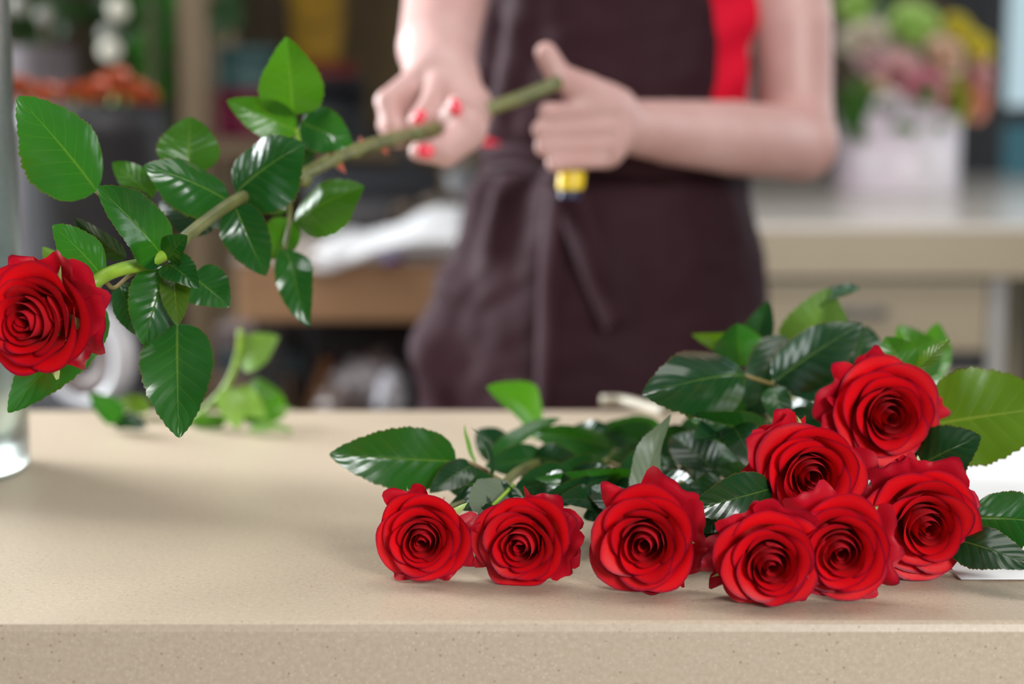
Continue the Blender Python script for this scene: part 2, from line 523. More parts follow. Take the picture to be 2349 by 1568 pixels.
# left wall with a window opening
struct('wall_left', (-3.0, -2.6, 0), (-2.86, 2.1, 2.75), 'left_wall')
struct('wall_left', (-3.0, 3.8, 0), (-2.86, 5.6, 2.75), 'left_wall')
struct('wall_left', (-3.0, 2.1, 0), (-2.86, 3.8, 0.95), 'left_wall')
struct('wall_left', (-3.0, 2.1, 2.55), (-2.86, 3.8, 2.75), 'left_wall')
# back wall: brown boards on the left, dark paint on the right, window at the far right
wb = struct('wall_back', (-3.0, 5.44, 0), (1.32, 5.56, 2.75), 'dark_wall')
bw = 0.31
for i in range(14):
    x0 = -2.95 + i * bw
    box('wall_board', (x0, 5.41, 0.0), (x0 + bw - 0.006, 5.445, 2.74), M['wall_wood'], wb, bev=0.004)
struct('wall_back_side', (1.32, 5.40, 0), (1.455, 5.52, 2.75), 'dark_wall')
struct('wall_back_low', (1.455, 5.40, 0), (3.3, 5.52, 0.62), 'dark_wall')
struct('wall_back_high', (1.455, 5.40, 2.35), (3.3, 5.52, 2.75), 'dark_wall')
struct('wall_right', (3.2, -2.6, 0), (3.34, 2.8, 2.75), 'left_wall')
struct('wall_right', (3.2, 4.5, 0), (3.34, 5.6, 2.75), 'left_wall')
struct('wall_right', (3.2, 2.8, 0), (3.34, 4.5, .9), 'left_wall')
struct('wall_front', (-3.0, -2.74, 0), (-1.2, -2.6, 2.75), 'left_wall')
struct('wall_front', (2.6, -2.74, 0), (3.34, -2.6, 2.75), 'left_wall')
struct('wall_front', (-1.2, -2.74, 0), (2.6, -2.6, .9), 'left_wall')
# window of the back wall: frame, bars and panes
q = NT('window_glass'); gl = q.node('ShaderNodeBsdfGlossy'); gl.inputs['Roughness'].default_value = 0.02
tp = q.node('ShaderNodeBsdfTransparent'); tp.inputs[0].default_value = (0.90, 0.96, 0.97, 1)
mx = q.node('ShaderNodeMixShader'); mx.inputs[0].default_value = 0.06
q.link(tp.outputs[0], mx.inputs[1]); q.link(gl.outputs[0], mx.inputs[2]); q.link(mx.outputs[0], q.out.inputs[0])
M['pane'] = q.m
q = NT('darker_window_glass'); gl = q.node('ShaderNodeBsdfGlossy'); gl.inputs['Roughness'].default_value = 0.1
tp = q.node('ShaderNodeBsdfTransparent'); tp.inputs[0].default_value = (0.26, 0.40, 0.43, 1)  # darker, bluer tint for the lower panes
mx = q.node('ShaderNodeMixShader'); mx.inputs[0].default_value = 0.06
q.link(tp.outputs[0], mx.inputs[1]); q.link(gl.outputs[0], mx.inputs[2]); q.link(mx.outputs[0], q.out.inputs[0])
M['pane_tint'] = q.m
w1 = bpy.data.objects.new('window_1', None); COL.objects.link(w1); w1.location = (2.3, 5.45, 0.6); setkind(w1)
zb = P(2300, 258, 5.45).z
for (x0, x1) in ((1.455, 1.50), (2.30, 2.36), (3.2, 3.26)):
    box('window_frame', (x0, 5.41, 0.62), (x1, 5.49, 2.35), M['black_frame'], w1, bev=.006)
for z in (0.62, zb - .035, 2.29):
    box('window_bar', (1.50, 5.415, z), (3.2, 5.485, z + .055), M['black_frame'], w1, bev=.006)
for (x0, x1) in ((1.50, 2.30), (2.36, 3.2)):
    box('pane', (x0, 5.445, zb + .02), (x1, 5.451, 2.29), M['pane'], w1, bev=0)
    box('pane', (x0, 5.445, .675), (x1, 5.451, zb - .035), M['pane_tint'], w1, bev=0)
# window of the left wall
w2 = bpy.data.objects.new('window_2', None); COL.objects.link(w2); w2.location = (-2.93, 2.95, .95); setkind(w2)
for y in (2.1, 2.925, 3.75):
    box('window_frame', (-2.97, y, .95), (-2.90, y + .05, 2.55), M['white_paper'], w2, bev=.005)
for z in (.95, 2.5):
    box('window_frame', (-2.97, 2.15, z), (-2.90, 3.75, z + .05), M['white_paper'], w2, bev=.005)
for y in (2.15, 2.975):
    box('pane', (-2.94, y, 1.0), (-2.935, y + .775, 2.5), M['pane'], w2, bev=0)

# ------------------------------------------------------------------ front counter
ct = thing('sales_counter', 'beige speckled stone counter the red roses lie on', 'counter', (0, 1.4, 0))
v, f = box_vf((0.0, (YF + YB) / 2, CZ - 0.05), (4.4, YB - YF, 0.10), 0.0055)
mesh_obj('countertop', v, f, M['counter'], ct, smooth=True, root=ct).data.polygons.foreach_set('use_smooth', [False] * len(f))
box('cabinet_body', (-2.15, YF + .03, 0.08), (2.15, YB - .05, CZ - 0.10), M['cream'], ct, root=ct)
box('plinth', (-2.1, YF + .07, 0.0), (2.1, YB - .08, 0.08), M['dark_metal'], ct, root=ct)

# ------------------------------------------------------------------ roses lying on the counter
STEM_END = Vector((0.14, 1.60, 0.925))
def rose(label, spiral, Rm, axis, seed, ends, group='red roses lying on the counter', r=0.0036, **kw):
    """spiral: (px, py, Y) of the flower's eye; ends: points of the stem after the head"""
    c = P(*spiral)
    root = thing('rose', label, 'rose', c, group)
    s = rose_head(root, c, axis, Rm, seed, **kw)
    A = Vector(axis).normalized()
    pts = [s + A * .012, s - A * .03] + [e if isinstance(e, Vector) else P(*e) for e in ends]
    v, f = tube(pts, [r * 1.1] + [r] * (len(pts) - 2) + [r * 1.15], 10, 40)
    st = mesh_obj('stem', v, f, M['stem'], root, root=root)
    rng = random.Random(seed + 5)
    path = catmull(pts, 40)
    for k in range(3):
        i = rng.randrange(10, 34); d = (path[i + 1] - path[i]).normalized()
        o = Vector((rng.uniform(-1, 1), rng.uniform(-1, 1), rng.uniform(.0, 1))); o = (o - d * o.dot(d)).normalized()
        tv, tf = tube([path[i] + o * r * .7, path[i] + o * (r + .003), path[i] + o * (r + .006) + d * .003], [.0022, .0013, .0002], 6, 6)
        mesh_obj('thorn', tv, tf, M['thorn'], st, root=root)
    return root
def V(*a): return Vector(a)

rA = rose('red rose nearest the empty side of the counter, first of the front row', (967, 1243, 1.10), .0292, (-.06, -1, -.02), 1,
          [(1130, 1130, 1.20), (1200, 1075, 1.30), (1330, 1030, 1.45), (1430, 985, 1.58)], guards=5, guard_angles=[3.0, 2.5, -1.6, 4.0, .4], spin=.3)
rB = rose('red rose second in the front row with a loose crumpled side', (1192, 1253, 1.095), .0300, (-.24, -1, -.02), 2,
          [(1290, 1130, 1.22), (1380, 1070, 1.36), (1440, 1000, 1.54)], guards=6, guard_angles=[1.7, -1.5, -1.9, -1.1, 2.8, -.6], spin=1.2)
rC = rose('red rose in the middle of the front row with wide pointed petals', (1477, 1250, 1.075), .0325, (-.18, -1, 0.02), 3,
          [(1560, 1120, 1.22), (1580, 1060, 1.36), (1540, 990, 1.56)], guards=5, guard_angles=[-1.5, -2.1, -.5, 3.3, .6], spin=2.2)
rD = rose('red rose lowest of the pile, closest to the counter edge', (1771, 1300, 1.05), .0312, (-.02, -1, -.04), 4,
          [(1720, 1140, 1.22), (1680, 1060, 1.36), (1620, 990, 1.55)], guards=5, guard_angles=[2.2, .5, -.4, 1.6, 3.6], spin=.9)
rE = rose('red rose in the pile squeezed between the lowest rose and the large right one', (1930, 1270, 1.055), .0318, (-.12, -1, -.02), 5,
          [(1900, 1130, 1.22), (1800, 1050, 1.38), (1680, 985, 1.58)], guards=4, guard_angles=[-2.0, 3.3, -1.4, .6], spin=1.9)
rF = rose('red rose stacked on top of the two front pile roses, below the highest one', (1867, 1095, 1.125), .0350, (-.02, -1, .02), 6,
          [(1830, 990, 1.26), (1760, 960, 1.42), (1660, 960, 1.60)], guards=4, guard_angles=[.9, .5, 1.4, -1.8], spin=2.9)
rG = rose('highest red rose of the pile with ragged pinkish outer petals', (2045, 955, 1.185), .0362, (.04, -1, .06), 7,
          [(1960, 900, 1.32), (1850, 900, 1.46), (1700, 930, 1.64)], guards=6, guard_angles=[1.3, .9, .5, 1.7, -1.7, 0.2], spin=.1)
rH = rose('rightmost red rose of the pile with a large folded top petal', (2130, 1213, 1.105), .0355, (.0, -1, .0), 8,
          [(2080, 1080, 1.24), (1960, 1000, 1.40), (1760, 975, 1.60)], guards=6, guard_angles=[.5, .9, -1.4, 3.0, 2.7, -.3], spin=1.4)

# leaves of the lying roses: base, tip, width, material, shape
L = leaf
L(rA, (1047, 1058, 1.23), (755, 1042, 1.20), 150, 'leaf', fold=8, bow=.03, roll=0, up=-.05, lf=-.2)
stalk(rA, [(1047, 1058, 1.23), (1085, 1063, 1.23), (1150, 1100, 1.235)])
L(rA, (1085, 1065, 1.23), (985, 1130, 1.20), 70, 'leaf_dark', fold=10)
L(rA, (1126, 1096, 1.22), (1080, 980, 1.24), 30, 'leaf_dark', roll=55, fold=30, bow=.12)
L(rA, (1090, 1062, 1.24), (1066, 972, 1.25), 26, 'leaf_pale', roll=60, fold=20, bow=-.1)
L(rA, (1177, 1112, 1.20), (1085, 1172, 1.135), 120, 'leaf_dark', roll=180, fold=-10, bow=.05)
L(rA, (1100, 1170, 1.15), (1150, 1195, 1.14), 50, 'leaf_dark', fold=15)
stalk(rA, [(1177, 1112, 1.20), (1150, 1140, 1.17), (1118, 1170, 1.15)], .0014, .0012, 'stem_green')
L(rB, (1240, 985, 1.50), (1116, 887, 1.46), 125, 'leaf_bright', fold=16, bow=.10, roll=20)
L(rB, (1124, 1064, 1.36), (1288, 960, 1.40), 62, 'leaf', roll=-30, fold=22, bow=.08)
L(rB, (1165, 1055, 1.38), (1095, 985, 1.40), 85, 'leaf_dark', fold=14)
L(rB, (1405, 1030, 1.36), (1218, 992, 1.38), 95, 'leaf', fold=34, roll=-35, bow=-.14)
L(rB, (1300, 1010, 1.42), (1405, 985, 1.40), 70, 'leaf_dark', fold=20, roll=-30)
L(rB, (1456, 1090, 1.25), (1226, 1096, 1.22), 58, 'leaf', roll=-35, fold=18, bow=.10)
stalk(rB, [(1456, 1090, 1.25), (1480, 1090, 1.26), (1400, 1060, 1.38)])
L(rB, (1300, 1150, 1.20), (1420, 1085, 1.24), 60, 'leaf_dark', roll=-40)
L(rB, (1370, 1120, 1.24), (1250, 1135, 1.19), 70, 'leaf_dark', roll=-30)
L(rC, (1520, 988, 1.45), (1343, 992, 1.44), 85, 'leaf', fold=12, roll=-30, bow=.07)
L(rC, (1463, 1150, 1.18), (1540, 950, 1.21), 84, 'leaf_dark', roll=215, fold=12, twist=60, bow=.05, wave=.25, up=.5)  # pale underside turned to view stands in for a silvery sheen
L(rC, (1560, 1075, 1.30), (1440, 1150, 1.24), 90, 'leaf_dark', roll=-20)
L(rC, (1500, 1040, 1.40), (1390, 1060, 1.38), 80, 'leaf_dark', roll=-35)
L(rC, (1440, 1170, 1.17), (1350, 1120, 1.20), 75, 'leaf_dark', roll=10)
L(rC, (1420, 1100, 1.30), (1520, 1130, 1.22), 90, 'leaf_dark', roll=-10)
L(rC, (1590, 1020, 1.34), (1480, 1010, 1.34), 90, 'leaf_dark', roll=-20)
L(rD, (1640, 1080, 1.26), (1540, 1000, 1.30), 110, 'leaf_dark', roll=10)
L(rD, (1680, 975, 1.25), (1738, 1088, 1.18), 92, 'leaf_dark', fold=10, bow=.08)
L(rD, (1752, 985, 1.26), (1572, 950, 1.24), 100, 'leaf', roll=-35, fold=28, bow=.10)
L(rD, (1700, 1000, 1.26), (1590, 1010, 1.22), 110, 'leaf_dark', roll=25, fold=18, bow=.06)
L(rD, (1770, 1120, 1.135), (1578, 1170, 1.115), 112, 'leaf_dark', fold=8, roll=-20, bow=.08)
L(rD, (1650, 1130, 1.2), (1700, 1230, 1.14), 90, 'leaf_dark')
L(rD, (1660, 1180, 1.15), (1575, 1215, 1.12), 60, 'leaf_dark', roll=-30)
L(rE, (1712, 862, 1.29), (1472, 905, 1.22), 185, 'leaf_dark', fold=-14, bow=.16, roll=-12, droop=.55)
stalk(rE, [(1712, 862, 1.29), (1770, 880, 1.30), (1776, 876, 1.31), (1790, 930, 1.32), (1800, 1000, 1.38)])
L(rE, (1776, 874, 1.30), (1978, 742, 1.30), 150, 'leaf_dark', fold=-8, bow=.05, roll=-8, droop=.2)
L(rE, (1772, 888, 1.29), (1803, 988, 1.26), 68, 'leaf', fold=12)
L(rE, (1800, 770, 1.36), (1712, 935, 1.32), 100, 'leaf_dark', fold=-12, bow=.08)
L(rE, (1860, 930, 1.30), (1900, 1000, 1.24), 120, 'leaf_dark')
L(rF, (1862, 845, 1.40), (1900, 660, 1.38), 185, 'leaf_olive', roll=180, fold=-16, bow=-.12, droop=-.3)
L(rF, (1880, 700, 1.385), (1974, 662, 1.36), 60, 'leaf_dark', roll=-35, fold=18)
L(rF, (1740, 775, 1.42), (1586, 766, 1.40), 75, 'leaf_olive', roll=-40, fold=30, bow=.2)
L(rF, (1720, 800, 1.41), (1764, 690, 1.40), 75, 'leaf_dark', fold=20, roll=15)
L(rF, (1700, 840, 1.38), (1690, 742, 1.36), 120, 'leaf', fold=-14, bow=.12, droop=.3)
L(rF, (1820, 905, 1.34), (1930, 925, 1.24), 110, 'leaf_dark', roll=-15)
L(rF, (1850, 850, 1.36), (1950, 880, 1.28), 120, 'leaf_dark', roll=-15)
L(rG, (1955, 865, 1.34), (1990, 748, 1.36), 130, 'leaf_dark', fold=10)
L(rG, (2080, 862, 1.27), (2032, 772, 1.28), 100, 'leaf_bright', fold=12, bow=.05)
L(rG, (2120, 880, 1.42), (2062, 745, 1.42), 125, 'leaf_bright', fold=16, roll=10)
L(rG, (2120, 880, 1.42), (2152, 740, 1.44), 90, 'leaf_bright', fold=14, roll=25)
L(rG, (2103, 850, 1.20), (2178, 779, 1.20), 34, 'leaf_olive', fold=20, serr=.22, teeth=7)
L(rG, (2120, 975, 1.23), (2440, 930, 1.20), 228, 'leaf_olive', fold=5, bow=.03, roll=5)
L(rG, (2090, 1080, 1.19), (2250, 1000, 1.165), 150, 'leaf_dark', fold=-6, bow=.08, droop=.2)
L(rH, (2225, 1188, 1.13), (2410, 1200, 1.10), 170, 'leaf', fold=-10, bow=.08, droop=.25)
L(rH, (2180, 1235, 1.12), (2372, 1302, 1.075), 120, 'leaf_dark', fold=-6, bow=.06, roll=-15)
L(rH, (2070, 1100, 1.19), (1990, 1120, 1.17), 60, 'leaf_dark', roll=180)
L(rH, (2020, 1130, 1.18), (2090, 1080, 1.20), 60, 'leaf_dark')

rng = random.Random(3)
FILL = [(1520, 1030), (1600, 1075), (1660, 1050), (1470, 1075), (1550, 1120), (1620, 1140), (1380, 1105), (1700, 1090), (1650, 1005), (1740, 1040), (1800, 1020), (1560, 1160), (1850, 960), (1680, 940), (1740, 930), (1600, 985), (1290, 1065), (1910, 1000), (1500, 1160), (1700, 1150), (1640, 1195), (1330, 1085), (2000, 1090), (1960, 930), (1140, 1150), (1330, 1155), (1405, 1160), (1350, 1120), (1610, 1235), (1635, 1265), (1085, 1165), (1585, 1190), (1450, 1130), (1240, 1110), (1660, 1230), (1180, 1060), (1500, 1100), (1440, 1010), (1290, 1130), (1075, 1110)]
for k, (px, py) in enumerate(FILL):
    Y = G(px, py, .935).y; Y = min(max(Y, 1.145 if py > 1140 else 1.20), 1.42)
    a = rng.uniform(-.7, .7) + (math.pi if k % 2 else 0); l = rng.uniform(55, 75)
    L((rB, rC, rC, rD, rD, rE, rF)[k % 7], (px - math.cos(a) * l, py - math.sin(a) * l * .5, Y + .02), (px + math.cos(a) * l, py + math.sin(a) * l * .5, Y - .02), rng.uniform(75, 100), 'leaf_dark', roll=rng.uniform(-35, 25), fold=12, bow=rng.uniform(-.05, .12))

# cut end of a stem sticking out behind the pile
cs = thing('cut_stem', 'pale cut rose stem sticking out behind the pile near the counter back edge', 'stem', P(1480, 930, 1.68))
v, f = tube([P(1385, 918, 1.70), P(1440, 920, 1.69), P(1530, 945, 1.62)], [.0055, .005, .005], 10)
mesh_obj('stalk', v, f, simple('pale_stem', (0.42, 0.38, 0.30), .45, nscale=60), cs, root=cs)
v, f = tube([P(1384, 918, 1.70), P(1379, 917.8, 1.7005)], [.0055, .0050], 10)
mesh_obj('cut_face', v, f, simple('cut_wood', (0.65, 0.6, 0.48), .6), cs, root=cs)

# ------------------------------------------------------------------ the held rose
hc = P(57, 738, 1.105)
hr = thing('rose', 'long-stemmed red rose held in the hands above the counter', 'rose', hc)
hr['near'] = 1
hA = Vector((-.30, -1, .0))
s = rose_head(hr, hc, hA, .0355, 21, guards=5, guard_angles=[-.5, -1.0, -1.6, -2.2, .4], spin=.7)
HS = [(212, 652, 1.145), (262, 622, 1.16), (340, 602, 1.173), (400, 570, 1.187), (440, 532, 1.201), (530, 466, 1.244), (610, 432, 1.285), (690, 402, 1.332),
      (790, 354, 1.41), (900, 319, 1.52), (990, 299, 1.632), (1100, 257, 1.668), (1200, 222, 1.676), (1284, 188, 1.682)]
hp = [s + hA.normalized() * .01, s - hA.normalized() * .006] + [P(*p) for p in HS]
v, f = tube(hp[:6], [.0045, .0046, .0046, .0046, .0045, .0042], 12, 30)
st1 = mesh_obj('stem_neck', v, f, M['stem_green'], hr, root=hr)
v, f = tube(hp[5:], [.0042, .0044, .0046, .0048, .0052, .0058, .0060, .0062, .0064, .0066, .0066], 12, 60)
st = mesh_obj('stem', v, f, M['stem'], hr, root=hr)
v, f = tube([P(1268, 194, 1.6815), P(1287, 187, 1.6822)], [.0072, .0064], 12, 4)
mesh_obj('cut_tip', v, f, simple('bruised_stem_tip', (0.045, 0.06, 0.015), .5), hr, root=hr)
for (px, py, Y, dx, dy) in ((775, 375, 1.395, 18, 22), (832, 335, 1.45, -6, -22), (760, 352, 1.385, -8, -18), (880, 338, 1.498, 10, 16)):
    tv, tf = tube([P(px, py, Y), P(px + dx * .6, py + dy * .6, Y - .004), P(px + dx, py + dy, Y - .006)], [.0035, .0018, .0003], 7, 7)
    mesh_obj('thorn', tv, tf, M['thorn'], st, root=hr)
for (px, py, Y) in ((698, 412, 1.335), (765, 365, 1.388), (815, 347, 1.433), (955, 308, 1.574)):
    tv, tf = tube([P(px - 10, py + 5, Y - .002), P(px, py + 2, Y - .004), P(px + 12, py - 5, Y - .002)], [.003, .0062, .004], 9, 9)
    mesh_obj('leaf_node', tv, tf, M['stem'], hr, root=hr)
K = dict()
L(hr, (222, 438, 1.22), (40, 222, 1.17), 192, 'leaf', up=.75, lf=.15, fold=-8, bow=.05, droop=.25, roll=-5)
L(hr, (378, 594, 1.20), (222, 428, 1.13), 152, 'leaf', up=.75, lf=.15, fold=10, bow=.04, roll=-6)
L(hr, (240, 642, 1.17), (120, 517, 1.13), 130, 'leaf', up=.75, lf=.15, fold=-6, bow=.06, droop=.2)
L(hr, (526, 462, 1.29), (329, 380, 1.25), 138, 'leaf', up=.75, lf=.15, fold=-10, bow=.08, droop=.35, roll=-8)
L(hr, (430, 400, 1.36), (437, 268, 1.38), 142, 'leaf_bright', fold=8, bow=.06)
L(hr, (352, 452, 1.33), (258, 372, 1.33), 75, 'leaf_bright', fold=10)
L(hr, (540, 442, 1.31), (700, 330, 1.30), 192, 'leaf', up=.75, lf=.15, fold=-8, bow=.08, droop=.25, roll=8)
L(hr, (672, 262, 1.44), (657, 84, 1.40), 150, 'leaf_bright', fold=14, bow=.08, wave=.14)
L(hr, (682, 300, 1.44), (520, 230, 1.42), 92, 'leaf_bright', fold=16, bow=.07, roll=-20)
L(hr, (690, 280, 1.45), (808, 330, 1.45), 108, 'leaf', fold=14, bow=.14, roll=15, wave=.2)
L(hr, (676, 508, 1.42), (836, 428, 1.38), 130, 'leaf_bright', fold=-14, bow=.1, droop=.4)
L(hr, (538, 468, 1.30), (610, 632, 1.30), 112, 'leaf', fold=12, bow=.07, roll=18)
L(hr, (652, 572, 1.40), (712, 748, 1.36), 92, 'leaf', fold=16, bow=.10, twist=60, wave=.2)
L(hr, (672, 505, 1.43), (618, 592, 1.44), 90, 'leaf_bright', fold=12)
L(hr, (655, 440, 1.42), (620, 490, 1.43), 60, 'leaf_bright', fold=12)
L(hr, (407, 742, 1.20), (411, 1004, 1.14), 170, 'leaf', fold=9, bow=.06, roll=5)
L(hr, (382, 610, 1.20), (328, 790, 1.18), 132, 'leaf', fold=10, bow=.05, roll=-5)
L(hr, (384, 596, 1.195), (430, 540, 1.17), 78, 'leaf', fold=14)
L(hr, (384, 604, 1.195), (456, 662, 1.16), 82, 'leaf', fold=14, bow=.1)
L(hr, (398, 622, 1.20), (407, 748, 1.17), 70, 'leaf_olive', fold=12)
L(hr, (438, 632, 1.24), (527, 704, 1.22), 112, 'leaf', fold=10, bow=.07)
L(hr, (272, 648, 1.21), (312, 768, 1.22), 84, 'leaf_dark', fold=16, roll=-15)
L(hr, (235, 700, 1.20), (18, 946, 1.15), 140, 'leaf', fold=8, bow=.05, roll=-5)
L(hr, (168, 640, 1.23), (98, 566, 1.24), 60, 'leaf_olive', roll=180)
L(hr, (290, 590, 1.24), (172, 500, 1.25), 60, 'leaf_dark', roll=-45)
L(hr, (484, 532, 1.33), (365, 462, 1.36), 85, 'leaf_dark', fold=10)
L(hr, (345, 462, 1.31), (255, 428, 1.30), 48, 'leaf_dark', roll=-40)
L(hr, (690, 310, 1.46), (700, 385, 1.47), 60, 'leaf_dark', fold=14)
L(hr, (470, 520, 1.30), (545, 480, 1.34), 50, 'leaf_dark')
stalk(hr, [(222, 438, 1.22), (262, 480, 1.24), (330, 560, 1.215), (395, 575, 1.205)])
stalk(hr, [(378, 594, 1.20), (395, 588, 1.205), (405, 566, 1.207)])
stalk(hr, [(240, 642, 1.17), (262, 660, 1.19), (300, 630, 1.20), (370, 596, 1.20)])
stalk(hr, [(526, 462, 1.29), (532, 466, 1.285)])
stalk(hr, [(672, 262, 1.44), (680, 300, 1.44), (688, 350, 1.42), (680, 405, 1.395)], .0020, .0018, 'stem_green')
stalk(hr, [(690, 400, 1.40), (668, 440, 1.41), (664, 510, 1.42), (652, 572, 1.40)], .0024, .0018, 'stem')
stalk(hr, [(407, 742, 1.20), (395, 680, 1.205), (384, 605, 1.20)])
stalk(hr, [(240, 640, 1.18), (190, 720, 1.19)], .0013, .001)

# ------------------------------------------------------------------ white sheet added for the overexposed background at the right
def sheet(name, fn, nu, nv, m, parent=None, root=None, uvs=False):
    v = []; 
    for j in range(nv):
        for i in range(nu):
            v.append(fn(i / (nu - 1), j / (nv - 1)))
    return mesh_obj(name, v, grid_faces(nu, nv), m, parent, root=root)
def overexposure_fn(u, v):
    a = G(2205, 1334, CZ); b = G(3300, 1345, CZ)
    x = a.x + (b.x - a.x) * u - .035 * v; y = a.y + v * .52
    z = CZ + .0015 + .042 * sstep(.35, 1, v) ** 1.5 + .004 * math.sin(u * 9 + v * 4) * v
    return Vector((x, y, z))
wp = tag(sheet('overexposure_sheet', overexposure_fn, 24, 30, M['white_paper']), 'white sheet standing in for the overexposed background behind the leaves at the right end of the counter', 'paper')
sm = wp.modifiers.new('thickness', 'SOLIDIFY'); sm.thickness = .0008; sm.offset = 1

# ------------------------------------------------------------------ leaf cuttings on the counter
def cutting(label, loc):
    return thing('rose_cutting', label, 'cutting', loc, None)
c1 = cutting('pale green rose sprig standing up among cut leaves at the counter back', P(520, 960, 1.66))
v, f = tube([P(430, 968, 1.66), P(475, 935, 1.655), P(522, 880, 1.65), P(545, 815, 1.645), P(552, 758, 1.64)], [.0032, .0032, .003, .0026, .003], 9)
mesh_obj('stem', v, f, M['stem_green'], c1, root=c1)
L(c1, (546, 832, 1.645), (640, 772, 1.63), 84, 'leaf_pale', fold=6)
L(c1, (612, 972, 1.66), (588, 866, 1.69), 108, 'leaf_bright', fold=-6, bow=.1, droop=.3)
L(c1, (522, 890, 1.645), (545, 985, 1.61), 70, 'leaf_pale', fold=6)
L(c1, (528, 900, 1.65), (608, 956, 1.64), 70, 'leaf_pale', fold=10)
L(c1, (520, 962, 1.65), (432, 966, 1.65), 42, 'leaf_bright', roll=-40)
L(c1, (610, 950, 1.67), (675, 938, 1.67), 26, 'leaf_pale', roll=-30)
stalk(c1, [(522, 882, 1.65), (522, 892, 1.645)], .0015, .0015, 'stem_green')
c2 = cutting('dark green cut leaf sprig lying on the counter behind the hanging leaf', P(285, 975, 1.63))
v, f = tube([G(270, 962) + V(0, 0, .004), G(330, 968) + V(0, 0, .004), G(440, 972) + V(0, 0, .004)], [.0022, .0024, .0022], 8)
mesh_obj('stem', v, f, M['stem'], c2, root=c2)
L(c2, (278, 962, 1.645), (204, 903, 1.62), 62, 'leaf', fold=10, roll=-10)
L(c2, (270, 965, 1.64), (336, 982, 1.62), 56, 'leaf_dark', fold=10, roll=-15)
L(c2, (345, 940, 1.67), (272, 912, 1.68), 45, 'leaf_olive', roll=-10)
lf = thing('loose_leaf', 'small curled light green leaf lying alone on the counter', 'leaf', G(615, 992))
L(lf, (570, 990, 1.62), (676, 992, 1.62), 44, 'leaf_pale', roll=-42, fold=22, bow=.08)

# ------------------------------------------------------------------ glass vase at the left edge
q = NT('clear_glass'); q.set(Roughness=0.2, IOR=1.45); q.b.inputs['Transmission Weight'].default_value = 1.0; q.base((0.72, 0.80, 0.76))
M['glass'] = q.m
q = NT('vase_water'); q.set(Roughness=0.0, IOR=1.33); q.b.inputs['Transmission Weight'].default_value = 1.0; q.base((0.90, 0.96, 0.92))
M['water'] = q.m
vY = 1.45
vb = G(38, 1105).x
vr = .085
vc = Vector((vb - vr, vY, CZ))
vz = thing('glass_vase', 'tall clear glass vase cut off by the left edge of the picture', 'vase', vc)
prof = [(.001, .001), (vr * .9, .0), (vr, .008), (vr * 1.0, .06), (vr * .985, .20), (vr * .97, .40), (vr * .965, .405), (vr * .93, .40), (vr * .945, .20), (vr * .955, .06), (vr * .94, .016), (.001, .012)]
v, f = lathe(prof, 56, vc + V(0, 0, .001))
mesh_obj('glass_body', v, f, M['glass'], vz, root=vz)
for k, (dx, dy, m) in enumerate(((.058, -.02, 'stem_green'), (.03, .03, 'stem_green'), (-.02, -.03, 'stem'), (.045, .02, 'stem'))):
    s0 = tag(mesh_obj('tulip_stalk', *tube([vc + V(dx * .9 - .05, dy, .020), vc + V(dx * .95, dy, .06), vc + V(dx * .8, dy * .6, .22), vc + V(dx * .3, dy * .2, .44)], [.0045] * 4, 9), M[m]),
             ['bright green stem curving along the vase glass nearest the counter', 'green stem standing behind the curved one in the vase', 'thin grey green stem at the vase far side', 'grey green stem next to the bright one in the vase'][k], 'stem', 'stems in the glass vase')
